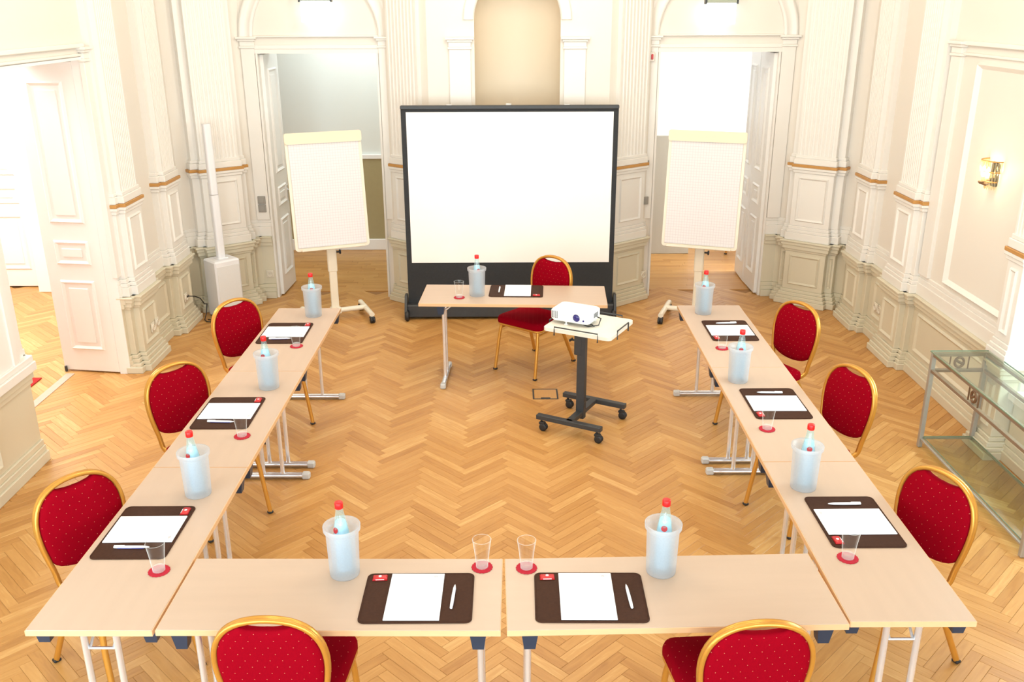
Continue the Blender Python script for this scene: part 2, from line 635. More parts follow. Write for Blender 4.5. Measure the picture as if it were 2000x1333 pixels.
TL, TW = 1.2876, 0.4742
LEFT = [row_pose((-1.7995, -0.0478), -0.0114, TL, TW, i) for i in range(3)]
RIGHT = [row_pose((1.2686, -0.0215), -0.0043, TL, TW, i) for i in range(3)]
FRONTL = front_pose((-1.320, -0.0485), -0.011, TL, TW)
FRONTR = front_pose((-0.0166, -0.0628), 0.0225, TL - 0.006, TW)
CENTRE = front_pose((-0.7027, 3.9172), -0.0455, 1.4587, 0.5143)
TOPS = [(p, TL, TW) for p in LEFT + RIGHT + [FRONTL, FRONTR]] + [(CENTRE, 1.4587, 0.5143)]


def under_top(x, y):
    """Does the line from the gallery to floor point (x, y) pass through a tabletop?"""
    t = (CAM.z - TZ) / CAM.z
    px, py = CAM.x + (x - CAM.x) * t, CAM.y + (y - CAM.y) * t
    for (cx, cy, a), L, W in TOPS:
        dx, dy = px - cx, py - cy
        u = dx * math.cos(a) + dy * math.sin(a)
        v = -dx * math.sin(a) + dy * math.cos(a)
        if abs(u) < L / 2 and abs(v) < W / 2:
            return True
    return False


# ------------------------------------------------------------------ floor
floor = MB().bx(-7.2, 4.6, -6, 9.2, -0.2, -0.010).build('floor', SLAB, kind='structure')
PL, PW = 0.396, 0.396 / 7
S2 = math.sqrt(0.5)


def plank_geo(m, L, W, M, top):
    g = 0.0004
    b = 0.0013
    x, y = L / 2 - g, W / 2 - g
    vs_ = [(-x, -y, -0.012), (x, -y, -0.012), (x, y, -0.012), (-x, y, -0.012),
           (-x, -y, top - 0.0012), (x, -y, top - 0.0012), (x, y, top - 0.0012), (-x, y, top - 0.0012),
           (-x + b, -y + b, top), (x - b, -y + b, top), (x - b, y - b, top), (-x + b, y - b, top)]
    fs = [(8, 9, 10, 11)]
    for k in range(4):
        j = (k + 1) % 4
        fs += [(k, j, 4 + j, 4 + k), (4 + k, 4 + j, 8 + j, 8 + k)]
    m.add(vs_, fs, False, M)
    if m.uv is None:
        m.uv = []
    for f in fs:
        for i in f:
            m.uv.append((vs_[i][0], vs_[i][1]))
    return len(fs)


PX0 = 0.268
cands = []
rng = random.Random(3)
for k in range(-130, 190):
    for j in range(-13, 10):
        for kind in (0, 1):
            if kind == 0:
                u, v, ang = k + 3.5 + 14 * j, k + 0.5, PI / 4
            else:
                u, v, ang = k + 0.5 + 14 * j, k + 4.5, 3 * PI / 4
            x = (u - v) * PW * S2 + PX0
            y = (u + v) * PW * S2
            ok = (-3.6 < x < 3.45 and -0.6 < y < 6.62) or (-6.4 < x <= -3.6 and 2.2 < y < 6.9)
            if ok:
                cands.append((x, y, ang))
CR = cam.matrix_world.inverted()


def seen(x, y):
    p = CR @ Vector((x, y, 0))
    if p.z > -0.1:
        return False
    f = 1806.9
    return abs(p.x / -p.z * f) < 1010 and abs(p.y / -p.z * f) < 690


order = sorted((p for p in cands if seen(p[0], p[1]) and not under_top(p[0], p[1]) and abs(p[0]) < 3.0),
               key=lambda p: (p[0] - CAM.x) ** 2 + (p[1] - CAM.y) ** 2)
single = set(order[:300])
pm = MB()
plank_geo(pm, PL, PW, None, 0.0)
pmesh = pm.mesh('plank', PLANK_ONE)
for x, y, a in order[:300]:
    o = bpy.data.objects.new('plank', pmesh)
    col.objects.link(o)
    o.parent = floor
    o.location = (x, y, -rng.random() * 0.0006)
    o.rotation_euler = (0, 0, a + (PI if rng.random() < 0.5 else 0))
rest = MB()
tones = []
for p in cands:
    if p in single:
        continue
    n = plank_geo(rest, PL, PW, Matrix.Translation((p[0], p[1], 0)) @ Matrix.Rotation(p[2], 4, 'Z'), -rng.random() * 0.0006)
    tones += [rng.random()] * n
yy = 6.66                                                     # straight boards in the two rooms behind
while yy < 8.5:
    xx = -4.2 - rng.random() * 0.5
    while xx < 4.3:
        n = plank_geo(rest, 0.62, 0.07, Matrix.Translation((xx, yy, 0)), -rng.random() * 0.0006)
        tones += [rng.random() * 0.8] * n
        xx += 0.62
    yy += 0.07
ro = rest.build('plank', PLANK_ALL, floor, kind='stuff')
at = ro.data.attributes.new('tone', 'FLOAT', 'FACE')
at.data.foreach_set('value', tones)

# ------------------------------------------------------------------ room shell
XC = 0.10
YF = 6.42
DZ = 0.66          # dado height
HT = 5.0           # ceiling height
DOORH = 2.47


def wall_piece(m, p0, p1, z0, z1, th, side):
    """Slab with inner face on p0->p1; side=+1 puts thickness to the left of the direction."""
    a, b = Vector(p0), Vector(p1)
    d = (b - a).normalized()
    n = Vector((-d.y, d.x)) * side * th
    out = [a, b, b + n, a + n]
    if side < 0:
        out = out[::-1]
    m.prism([tuple(q) for q in out], z0, z1)


def dado_run(p0, p1, side, parent, name='dado', panels=()):
    """Beige dado with base, die and cap mouldings along an inner wall line; side=+1: wall body lies left."""
    a, b = Vector(p0), Vector(p1)
    d = (b - a).normalized()
    L = (b - a).length
    ang = math.atan2(d.y, d.x)
    M = Matrix.Translation((a.x, a.y, 0)) @ Matrix.Rotation(ang, 4, 'Z')
    s = -side
    m = MB()
    for z0, z1, o_ in ((0, .07, .055), (.07, .11, .04), (.11, .15, .03), (.15, DZ - .10, .015), (DZ - .10, DZ - .06, .035), (DZ - .06, DZ - .015, .05), (DZ - .015, DZ, .062)):
        y0, y1 = (-0.02, o_) if s > 0 else (-o_, 0.02)
        m.bx(0, L, y0, y1, z0, z1, 0.003, M)
    o = m.build(name, BEIGE, parent)
    f = MB()
    for x0, x1 in panels:
        f.frame(x0, x1, .19, DZ - .14, .035, s * .015, s * .030, M)
    if panels:
        f.build('dado_panel', BEIGE, parent)
    u = MB()
    for z0, z1, o_ in ((DZ, DZ + .10, .03), (DZ + .10, DZ + .14, .02), (DZ + .14, DZ + .17, .01)):
        y0, y1 = (-0.02, o_) if s > 0 else (-o_, 0.02)
        u.bx(0, L, y0, y1, z0, z1, 0.003, M)
    u.build('skirting_moulding', TRIMW, parent)
    return o


XL, XR = -3.17, 3.345
# far wall -----------------------------------------------------------------
wf = struct('wall_far')
m = MB()
for s in (-1, 1):
    x0, x1 = XC + s * 1.35, XC + s * 2.53                      # door opening
    m.bx(min(x0, x1), max(x0, x1), YF, YF + .30, DOORH, HT)
    xe = XC + s * 2.66
    m.bx(min(x1, xe), max(x1, xe), YF, YF + .30, 0, HT)
m.build('upper_wall', WHITE, wf)
m = MB()                                                        # bowed middle block with a niche
NX, NR, NS, YB = 0.086, 0.397, 2.76, 6.05
foot = [(XC + 1.35, YF + .30), (XC + 1.35, YF), (XC + 1.29, YF - .02), (XC + .85, YB), (XC - .85, YB), (XC - 1.29, YF - .02), (XC - 1.35, YF), (XC - 1.35, YF + .30)]
for i in range(len(foot) - 1):
    if i == 3:
        continue
    (xa, ya), (xb, yb) = foot[i], foot[i + 1]
    m.add([(xa, ya, 0), (xb, yb, 0), (xb, yb, HT), (xa, ya, HT)], [(0, 3, 2, 1)])
xa, xb = XC + .85, XC - .85
NB = 0.9
m.add([(xa, YB, 0), (NX + NR, YB, 0), (NX + NR, YB, HT), (xa, YB, HT)], [(0, 3, 2, 1)])
m.add([(NX - NR, YB, 0), (xb, YB, 0), (xb, YB, HT), (NX - NR, YB, HT)], [(0, 3, 2, 1)])
m.add([(NX + NR, YB, 0), (NX - NR, YB, 0), (NX - NR, YB, NB), (NX + NR, YB, NB)], [(0, 3, 2, 1)])
K = 24
arc = [(NX + NR * math.cos(PI * i / K), NS + NR * math.sin(PI * i / K)) for i in range(K + 1)]
for i in range(K):
    (ax_, az), (bx_, bz) = arc[i], arc[i + 1]
    m.add([(ax_, YB, az), (bx_, YB, bz), (bx_, YB, HT), (ax_, YB, HT)], [(0, 3, 2, 1)])
m.build('bowed_wall', WHITE, wf)
m = MB()
vs_, fs = [], []
lv = [NB + (NS - NB) * i / 4 for i in range(5)]
for z in lv:
    for i in range(K + 1):
        a = PI * i / K
        vs_.append((NX + NR * math.cos(a), YB + NR * math.sin(a), z))
for j in range(1, 9):
    e_ = PI / 2 * j / 8
    for i in range(K + 1):
        a = PI * i / K
        vs_.append((NX + NR * math.cos(a) * math.cos(e_), YB + NR * math.sin(a) * math.cos(e_), NS + NR * math.sin(e_)))
for j in range(12):
    for i in range(K):
        q = j * (K + 1) + i
        fs.append((q, q + 1, q + K + 2, q + K + 1))
m.add(vs_, fs, True)
m.add([(NX + NR * math.cos(PI * i / K), YB + NR * math.sin(PI * i / K), NB) for i in range(K + 1)], [tuple(range(K + 1))])
m.build('niche', CREAM, wf)
for s in (-1, 1):
    e0, e1 = XC + s * 2.53, XC + s * 2.66
    dado_run((min(e0, e1), YF), (max(e0, e1), YF), 1, wf)
    p0, p1 = (XC + s * 1.29, YF - .02), (XC + s * .85, YB)
    if s > 0:
        dado_run(p1, p0, 1, wf)
    else:
        dado_run(p0, p1, 1, wf)
dado_run((XC - .85, YB), (XC + .85, YB), 1, wf)
# corner walls --------------------------------------------------------------
YS = 5.955
for nm, s in (('wall_far_left', -1), ('wall_far_right', 1)):
    o = struct(nm)
    side_x = XL if s < 0 else XR
    a, b = (side_x, YS), (XC + s * 2.66, YF)
    m = MB()
    if s < 0:
        wall_piece(m, a, b, 0, HT, .25, 1)
        dado_run(a, b, 1, o)
    else:
        wall_piece(m, b, a, 0, HT, .25, 1)
        dado_run(b, a, 1, o)
    m.build('upper_wall', WHITE, o)
# side walls ----------------------------------------------------------------
YD0, YD1 = 2.72, 4.28                                           # left doorway
wl = struct('wall_left')
m = MB()
m.bx(XL - .08, XL, YD1, YS + .2, 0, HT)
m.bx(XL - .50, XL - .08, YD1 + .20, YS + .2, 0, HT)
m.bx(XL - .50, XL - .08, YD1, YD1 + .20, 2.53, HT)
m.bx(XL - .50, XL, YD0, YD1, 2.53, HT)
m.bx(XL - .50, XL, -6, YD0, 0, HT)
m.build('upper_wall', WHITE, wl)
dado_run((XL, YD1), (XL, YS), 1, wl, panels=((.62, .98),))
dado_run((XL, -1.5), (XL, YD0 + .02), 1, wl, panels=((1.6, 2.7), (2.95, 3.75)))
wr = struct('wall_right')
WY0, WY1, WZ0, WZ1 = 1.25, 2.70, .48, 2.6                        # window opening
m = MB()
m.bx(XR, XR + .40, WY1, YS + .2, 0, HT)
m.bx(XR, XR + .40, -6, WY0, 0, HT)
m.bx(XR, XR + .40, WY0, WY1, 0, WZ0)
m.bx(XR, XR + .40, WY0, WY1, WZ1, HT)
m.build('upper_wall', WHITE, wr)
dado_run((XR, YS), (XR, 2.90), 1, wr, panels=((.80, 1.03), (1.72, 2.95)))
m = MB()
for z0, z1, o_ in ((0, .07, .055), (.07, .11, .04), (.11, .15, .03), (.15, .40, .015), (.40, .43, .03)):
    m.bx(XR - o_, XR + .02, -3.6, 2.68, z0, z1, .003)
m.build('window_apron', BEIGE, wr)
m = MB()
MR = Matrix.Translation((XR, 0, 0)) @ Matrix.Rotation(-PI / 2, 4, 'Z')     # local x -> -y, local y -> +x
for k, (w_, h_) in enumerate(((.05, .03),)):
    m.frame(-3.92, -2.98, .86, 2.50, w_, 0, -h_, MR)
m.build('wall_panel_moulding', TRIMW, wr)
MB().bx(-7.2, 4.4, -4.2, -4.0, 0, HT).build('wall_back', WHITE, kind='structure')
MB().bx(-7.4, 4.6, -6.2, 9.2, HT, HT + .2).build('ceiling', CEILM, kind='structure')

# window on the right ---------------------------------------------------------
win = struct('window_1')
m = MB()
fx = XR + .12
for y0, y1, z0, z1 in ((WY0, WY0 + .07, WZ0 + .09, WZ1 - .07), (WY1 - .07, WY1, WZ0 + .09, WZ1 - .07), (WY0, WY1, WZ0, WZ0 + .09), (WY0, WY1, WZ1 - .07, WZ1), ((WY0 + WY1) / 2 - .05, (WY0 + WY1) / 2 + .05, WZ0 + .09, WZ1 - .07)):
    m.bx(fx, fx + .06, y0, y1, z0, z1, .006)
m.build('window_frame', DOORW, win)
for y0, y1 in ((WY0 + .07, (WY0 + WY1) / 2 - .05), ((WY0 + WY1) / 2 + .05, WY1 - .07)):
    MB().bx(fx + .025, fx + .031, y0, y1, WZ0 + .09, WZ1 - .07).build('pane', PANE, win)
MB().bx(XR - .06, XR + .13, WY0, WY1, WZ0 - .05, WZ0 + .005, .008).build('window_sill', TRIMW, win)
m = MB()
rg = random.Random(5)
for i in range(160):                                            # foliage seen past the pane
    c_ = Vector((4.9 + rg.random() * .8, .8 + rg.random() * 3.6, rg.random() * 2.0 - .2))
    for q in range(3):
        M_ = Matrix.Translation(c_) @ Matrix.Rotation(rg.random() * 6, 4, 'Z') @ Matrix.Rotation(rg.random() * 3, 4, 'X')
        m.add([(-.16, 0, 0), (0, -.07, .03), (.16, 0, 0), (0, .07, .03)], [(0, 1, 2, 3)], False, M_)
tag(m.build('garden_shrub', OUTSIDE, kind='stuff'), 'green garden foliage outside the window on the right', 'shrub')

MB().bx(4.62, 12, -6, 9.2, -.5, -.25).build('ground', OUTSIDE, kind='structure')

# doorway linings and doors -----------------------------------------------------


def door_leaf(parent, w_, h_, M, panels, handle=None, th=.045):
    """Panelled door leaf, hinge edge at local x=0, faces at y=+-th/2."""
    m = MB().bx(0, w_, -th / 2, th / 2, .012, h_, .004, M)
    leaf = m.build('door_leaf', DOORW, parent)
    for x0, x1, z0, z1 in panels:
        p = MB()
        for s in (-1, 1):
            y = s * th / 2
            p.frame(x0, x1, z0, z1, .035, y, y + s * .014, M)
            p.box(((x0 + x1) / 2, y + s * .003, (z0 + z1) / 2), (x1 - x0 - .13, .012, z1 - z0 - .13), 0, .004, M)
        p.build('panel', DOORW, leaf)
    if handle:
        x, z = handle
        p = MB()
        for s in (-1, 1):
            y = s * th / 2
            p.box((x, y + s * .004, z), (.03, .008, .18), 0, .002, M)
            p.tube([(x, y, z + .04), (x, y + s * .05, z + .04), (x + (.11 if x < w_ / 2 else -.11), y + s * .055, z + .04)], .008, 8, M=M)
        p.build('door_handle', CHROME, leaf)
    return leaf


def fourpanels(w_, h_):
    a, b = .10, w_ - .10
    return [(a, b, .20, .80), (a, b, .93, 1.13), (a, b, 1.27, h_ - .14)]


d1 = struct('door_1')
door_leaf(d1, .50, 2.50, Matrix.Translation((XL - .075, YD1 + .018, 0)) @ Matrix.Rotation(PI - R(9), 4, 'Z'), fourpanels(.50, 2.50))
p = MB().tube([(-3.72, YD1 + .05, .006), (-3.72, YD1 + .05, .05)], .012, 8)
p.build('door_stop', BLKM, d1)
m = MB()
m.bx(XL - .075, XL + .012, YD1 - .006, YD1 + .02, 0, 2.55)
m.bx(XL - .50, XL - .08, YD1 + .185, YD1 + .205, 0, 2.55)
m.bx(XL - .50, XL + .012, YD0, YD1 + .19, 2.515, 2.535)
m.bx(XL - .50, XL + .012, YD0 - .02, YD0 + .004, 0, 2.55)
m.build('door_casing', DOORW, d1)
MB().bx(-3.70, -3.63, YD0, YD1, -.004, .005, .002).build('threshold', BEECH, d1)

d2 = struct('door_2')                                            # far left doorway
x0 = XC - 2.53
door_leaf(d2, .50, 2.44, Matrix.Translation((x0 + .03, YF + .06, 0)) @ Matrix.Rotation(R(88), 4, 'Z'), fourpanels(.50, 2.44), handle=(.45, 1.0))
d3 = struct('door_3')                                            # far right doorway, leaf folded in two
x1 = XC + 2.53
door_leaf(d3, .44, 2.44, Matrix.Translation((x1 - .03, YF + .03, 0)) @ Matrix.Rotation(R(91), 4, 'Z'), fourpanels(.44, 2.44))
door_leaf(d3, .44, 2.44, Matrix.Translation((x1 - .04, YF + .48, 0)) @ Matrix.Rotation(R(88), 4, 'Z'), fourpanels(.44, 2.44), handle=(.39, 1.0))
for d_, xa in ((d2, XC - 1.94), (d3, XC + 1.94)):
    m = MB()
    for s in (-1, 1):
        e_ = xa + s * .59
        m.bx(min(e_, e_ - s * .02), max(e_, e_ - s * .02), YF - .015, YF + .31, 0, DOORH - .0205)
    m.bx(xa - .605, xa + .605, YF - .015, YF + .31, DOORH - .02, DOORH + .03)
    m.build('door_casing', TRIMW, d_)
d4 = struct('door_4')                                            # closed door in the room at the left
door_leaf(d4, 1.02, 2.40, Matrix.Translation((-6.07, 6.84, 0)), [(.12, .90, .20, .80), (.12, .90, .92, 1.10), (.12, .90, 1.22, 2.28)])
MB().bx(-5.04, -4.80, 6.62, 6.86, 0, 2.5, .006).build('door_casing', DOORW, d4)

# rooms beyond ---------------------------------------------------------------------
o = struct('wall_side_room')
m = MB()
m.bx(-7.2, -3.66, 6.86, 7.0, 0, 3.4)
m.bx(-7.2, -7.05, 1.5, 6.9, 0, 3.4)
m.bx(-7.2, -3.66, 1.4, 1.55, 0, 3.4)
m.build('side_room_wall', WHITE, o)
MB().bx(-7.2, -3.66, 1.4, 7.0, 3.4, 3.5).build('side_room_ceiling', CEILM, o)
o = struct('wall_back_room_left')
MB().bx(-4.2, .3, 8.43, 8.55, 0, 3.4).bx(-4.3, -4.2, 6.72, 8.5, 0, 3.4).bx(.05, .15, 6.72, 8.5, 0, 3.4).build('back_room_wall', GREYW, o)
MB().bx(-4.2, .05, 8.40, 8.44, .14, 1.13).build('dado', OLIVE, o)
MB().bx(-4.2, .05, 8.385, 8.44, 1.13, 1.185, .006).bx(-4.2, .05, 8.38, 8.44, 0, .14, .006).build('dado_rail', DOORW, o)
MB().bx(-4.3, .15, 6.72, 8.55, 3.4, 3.5).build('back_room_ceiling', CEILM, o)
o = struct('wall_back_room_right')
MB().bx(.15, 4.3, 8.43, 8.55, 0, 3.4).bx(4.3, 4.4, 6.72, 8.5, 0, 3.4).build('back_room_wall', COOLW, o)
MB().bx(.15, 4.4, 6.72, 8.55, 3.4, 3.5).build('back_room_ceiling', CEILM, o)

# ------------------------------------------------------------------ pilasters
TRIM = [0]


def pilaster(cx, cy, ang, w_, d_, flutes=9, layers=((1.0, .55), (.74, 1.0)), shaft=True, name=None):
    """Local x along the wall, local -y out into the room."""
    TRIM[0] += 1
    t = struct('trim_%d' % TRIM[0], (cx, cy, 0), ang)
    m = MB()
    for fw, fd in layers:
        W, D = w_ * fw, d_ * fd
        for z0, z1, e_ in ((0, .055, .055), (.055, .085, .042), (.085, .12, .028), (.12, .15, .014), (.15, DZ - .115, 0), (DZ - .115, DZ - .09, .010), (DZ - .09, DZ - .05, .028), (DZ - .05, DZ - .018, .040), (DZ - .018, DZ, .052)):
            m.bx(-W / 2 - e_, W / 2 + e_, -D - e_, .02, z0, z1, .004)
    m.build('dado_plinth', BEIGE, t)
    W, D = w_ * layers[-1][0], d_
    m = MB().frame(-W / 2 + .05, W / 2 - .05, .20, DZ - .15, .028, -D, -D - .014)
    if layers[0][0] > layers[-1][0]:
        W0, D0 = w_ * layers[0][0], d_ * layers[0][1]
        g = (W0 - W) / 2
        if g > .07:
            for s in (-1, 1):
                xm = s * (W / 2 + g / 2)
                m.frame(xm - g / 2 + .018, xm + g / 2 - .018, .20, DZ - .15, .015, -D0, -D0 - .010)
    m.build('plinth_panel', BEIGE, t)
    m = MB()
    for fw, fd in layers:
        W, D = w_ * fw * .96, d_ * fd * .93
        for z0, z1, e_ in ((DZ, DZ + .075, .028), (DZ + .075, DZ + .105, .018), (DZ + .105, DZ + .14, .008), (DZ + .14, 1.33, 0), (1.33, 1.36, .012), (1.36, 1.385, .024)):
            m.bx(-W / 2 - e_, W / 2 + e_, -D - e_, .02, z0, z1, .004)
    m.build('pedestal', TRIMW, t)
    W, D = w_ * layers[-1][0] * .96, d_ * .93
    MB().frame(-W / 2 + .05, W / 2 - .05, DZ + .19, 1.29, .026, -D, -D - .014).build('pedestal_panel', TRIMW, t)
    m = MB()
    for fw, fd in layers:
        W, D = w_ * fw * .96, d_ * fd * .93
        m.bx(-W / 2 - .026, W / 2 + .026, -D - .026, .02, 1.385, 1.412, .003)
    m.build('gold_ledge', GOLDP, t)
    m = MB()
    for fw, fd in layers:
        W, D = w_ * fw * .94, d_ * fd * .90
        for z0, z1, e_ in ((1.412, 1.47, .018), (1.47, 1.50, .008)):
            m.bx(-W / 2 - e_, W / 2 + e_, -D - e_, .02, z0, z1, .004)
    (f0, e0), (f1, e1) = layers[0], layers[-1]
    if f0 > f1:
        W, D = w_ * f0 * .92, d_ * e0 * .88
        m.bx(-W / 2, W / 2, -D, .02, 1.50, HT)
    W, D = w_ * f1 * .92, d_ * .88                                 # fluted front
    out = [(-W / 2, .0), (-W / 2, -D)]
    fl = (W - .03) / flutes
    for i in range(flutes):
        xs = -W / 2 + .015 + fl * i
        r = fl * .36
        xc_ = xs + fl / 2
        for q in range(6):
            a = PI * q / 5
            out.append((xc_ - r * math.cos(a), -D + r * .5 * math.sin(a)))
    out += [(W / 2, -D), (W / 2, .0)]
    n = len(out)
    m.add([(x, y, z) for z in (1.50, HT) for x, y in out], [(i, i + 1, n + i + 1, n + i) for i in range(n - 1)])
    m.build('fluted_shaft', TRIMW, t)
    return t


for s in (-1, 1):
    sx = XL if s < 0 else XR
    a_ = PI / 2 if s < 0 else -PI / 2                              # local -y points into the room
    pilaster(sx, 5.50, a_, .47, .11)
    pilaster(sx, 4.575, a_, .50, .11)
    # corner pilaster on the diagonal wall
    dx, dy = XC + s * 2.66, YF
    ex, ey = sx, YS
    mx_, my_ = (dx + ex) / 2, (dy + ey) / 2
    ang = math.atan2(dy - ey, dx - ex) if s < 0 else math.atan2(ey - dy, ex - dx)
    pilaster(mx_, my_, ang, .56, .15)
    # pilasters on the canted ends of the bowed block
    p0, p1 = Vector((XC + s * 1.29, YF - .02)), Vector((XC + s * .85, YB))
    c_ = (p0 + p1) / 2
    ang = math.atan2(p0.y - p1.y, p0.x - p1.x) if s > 0 else math.atan2(p1.y - p0.y, p1.x - p0.x)
    pilaster(c_.x, c_.y, ang, .42, .055, flutes=8, layers=((1.0, 1.0),))
pilaster(XR, 2.80, -PI / 2, .20, .12, flutes=4, layers=((1.0, 1.0),))
TRIM[0] += 1
t = struct('trim_%d' % TRIM[0], (XL, 0, 0), PI / 2)
m = MB()
for x0, x1, d_ in ((2.02, 2.70, .03), (2.10, 2.62, .05), (2.14, 2.20, .062), (2.52, 2.58, .062)):
    m.bx(x0, x1, -d_, .01, DZ, HT, .004)
for z0, z1, d_ in ((DZ, DZ + .06, .085), (DZ + .06, DZ + .10, .07)):
    m.bx(1.98, 2.73, -d_, .01, z0, z1, .004)
m.build('window_casing', TRIMW, t)


def impost(cx, cy, ang, w_, d_, z=2.50):
    TRIM[0] += 1
    t = struct('trim_%d' % TRIM[0], (cx, cy, 0), ang)
    MB().bx(-w_ / 2, w_ / 2, -d_, .01, DZ + .17, z, .003).build('impost_strip', TRIMW, t)
    m = MB()
    for z0, z1, e_ in ((z, z + .02, .012), (z + .02, z + .065, .004), (z + .065, z + .085, .018), (z + .085, z + .105, .034)):
        m.bx(-w_ / 2 - e_, w_ / 2 + e_, -d_ - e_, .01, z0, z1, .003)
    m.build('impost_moulding', TRIMW, t)
    return t


def arch(cx, cy, ang, r0, r1, z, d_, a0=0, a1=PI):
    """Half-round archivolt ring over a doorway."""
    TRIM[0] += 1
    t = struct('trim_%d' % TRIM[0], (cx, cy, 0), ang)
    m = MB()
    n = 28
    pf = ((r0, .0), (r0, -d_), (r0 + .03, -d_), (r0 + .04, -d_ * .6), (r1 - .04, -d_ * .6), (r1 - .03, -d_), (r1, -d_), (r1, .0))
    vs_ = []
    for i in range(n + 1):
        a = a0 + (a1 - a0) * i / n
        for r, y in pf:
            vs_.append((r * math.cos(a), y, z + r * math.sin(a)))
    k = len(pf)
    m.add(vs_, [(i * k + q, i * k + q + 1, (i + 1) * k + q + 1, (i + 1) * k + q) for i in range(n) for q in range(k - 1)], True)
    m.build('archivolt', TRIMW, t)
    return t


for s in (-1, 1):
    xa = XC + s * 1.94
    for q in (-1, 1):
        impost(xa + q * .66, YF - .004, 0, .13, .022)
    arch(xa, YF - .002, 0, .60, .735, 2.605, .025)
    impost(NX + s * (NR + .135), YB - .002, 0, .20, .02)
    TRIM[0] += 1
    t = struct('trim_%d' % TRIM[0], (xa, YF, 0))
    m = MB()
    m.bx(-.60, .60, -.02, .01, DOORH + .02, DOORH + .06, .004)
    m.bx(-.60, .60, -.03, .01, 2.60, 2.615, .004)
    m.build('lintel_moulding', TRIMW, t)
arch(NX, YB - .002, 0, NR + .005, NR + .10, NS, .015)
impost(XL, 4.30 - .0, PI / 2, .09, .03)
impost(XR, 4.24, -PI / 2, .16, .03, z=2.52)
TRIM[0] += 1
t = struct('trim_%d' % TRIM[0], (XR, 0, 0), -PI / 2)
m = MB()
m.bx(-4.16, -2.7, -.03, .01, 2.60, 2.63, .004)
m.bx(-4.16, -2.7, -.02, .01, 2.53, 2.55, .004)
m.build('frieze_moulding', TRIMW, t)
TRIM[0] += 1
t = struct('trim_%d' % TRIM[0], (XL, 0, 0), PI / 2)
m = MB()
m.bx(2.6, 4.30, -.03, .01, 2.60, 2.63, .004)
m.bx(2.6, 4.30, -.02, .01, 2.54, 2.56, .004)
m.build('frieze_moulding', TRIMW, t)

# ------------------------------------------------------------------ tables


def make_table(label, L, W, inset=.075, loc=(0, 0, 0), rz=0, group='folding seminar tables'):
    t = thing('folding_table', label, 'table', loc, rz, group)
    th = .026
    top = MB().box((0, 0, TZ - th / 2), (L - .004, W - .004, th), 0, .002).build('tabletop', BEECH, t)
    m = MB()
    for sy in (-1, 1):
        m.box((0, sy * (W / 2 - .0015), TZ - th / 2 - .0005), (L, .003, th - .002), 0, .0008)
    for sx in (-1, 1):
        m.box((sx * (L / 2 - .0015), 0, TZ - th / 2 - .0005), (.003, W - .006, th - .002), 0, .0008)
    m.build('edge_band', EDGE, top)
    zu = TZ - th
    for sx in (-1, 1):
        xe = sx * (L / 2 - inset)
        MB().box((xe, 0, zu - .014), (.034, W - .10, .028), 0, .004).build('crossbar', CHROME, t)
        for sy in (-1, 1):
            yb = sy * (W / 2 - .034)
            m = MB()
            a, b, h = .030, .021, .068
            vs_ = [(xe + p_ * a, yb + q * a, zu) for p_, q in ((-1, -1), (1, -1), (1, 1), (-1, 1))] + [(xe + p_ * b, yb + q * b, zu - h) for p_, q in ((-1, -1), (1, -1), (1, 1), (-1, 1))]
            m.add(vs_, [(0, 1, 2, 3), (7, 6, 5, 4), (0, 4, 5, 1), (1, 5, 6, 2), (2, 6, 7, 3), (3, 7, 4, 0)])
            m.build('corner_block', BLUEBLK, t)
            MB().tube([(xe, sy * .062, zu - .02), (xe, sy * .062, .034)], .0135, 12, up=(1, 0, 0)).build('leg', CHROME, t)
        f = MB().tube([(xe, -W / 2 + .03, .024), (xe, W / 2 - .03, .024)], .021, 12, ry=.017).build('foot', CHROME, t)
        for sy in (-1, 1):
            MB().box((xe, sy * (W / 2 - .025), .022), (.044, .052, .044), 0, .008).build('foot_cap', GREYP, f)
        m = MB()
        m.tube([(xe, -.062, zu - .11), (xe, .062, zu - .11)], .006, 8)
        for sy in (-1, 1):
            m.tube([(xe, sy * .045, zu - .11), (xe - sx * .13, sy * .045, zu - .006)], .006, 8)
        m.build('brace', CHROME, t)
    return t


ord3 = ('nearest', 'middle', 'farthest')
t0 = make_table('beech topped folding table at the camera end of the left row', TL - .003, TW, loc=(LEFT[0][0], LEFT[0][1], 0), rz=LEFT[0][2])
dup(t0, (LEFT[1][0], LEFT[1][1], 0), LEFT[1][2], 'beech topped folding table in the middle of the left row')
dup(t0, (LEFT[2][0], LEFT[2][1], 0), LEFT[2][2], 'beech topped folding table at the far end of the left row')
dup(t0, (RIGHT[0][0], RIGHT[0][1], 0), RIGHT[0][2], 'beech topped folding table at the camera end of the right row')
dup(t0, (RIGHT[1][0], RIGHT[1][1], 0), RIGHT[1][2], 'beech topped folding table in the middle of the right row')
dup(t0, (RIGHT[2][0], RIGHT[2][1], 0), RIGHT[2][2], 'beech topped folding table at the far end of the right row')
make_table('beech topped folding table, left half of the front cross row', TL - .008, TW, .085, (FRONTL[0], FRONTL[1], 0), FRONTL[2])
make_table('beech topped folding table, right half of the front cross row', TL - .012, TW, .085, (FRONTR[0], FRONTR[1], 0), FRONTR[2])
make_table('single beech topped presenter table standing before the projection screen', 1.4587, .5143, .17, (CENTRE[0], CENTRE[1], 0), CENTRE[2], group=None)

# ------------------------------------------------------------------ chairs


def back_y(z):
    return -.215 - (z - .45) * .125


BACKPTS = [(.160, .44), (.166, .50), (.180, .56), (.193, .63), (.199, .70), (.193, .76), (.176, .81), (.145, .852), (.10, .880), (.05, .893), (0, .897)]


def half_w(z):
    for (a, za), (b, zb) in zip(BACKPTS, BACKPTS[1:]):
        if za <= z <= zb:
            return a + (b - a) * (z - za) / (zb - za + 1e-9)
    return 0


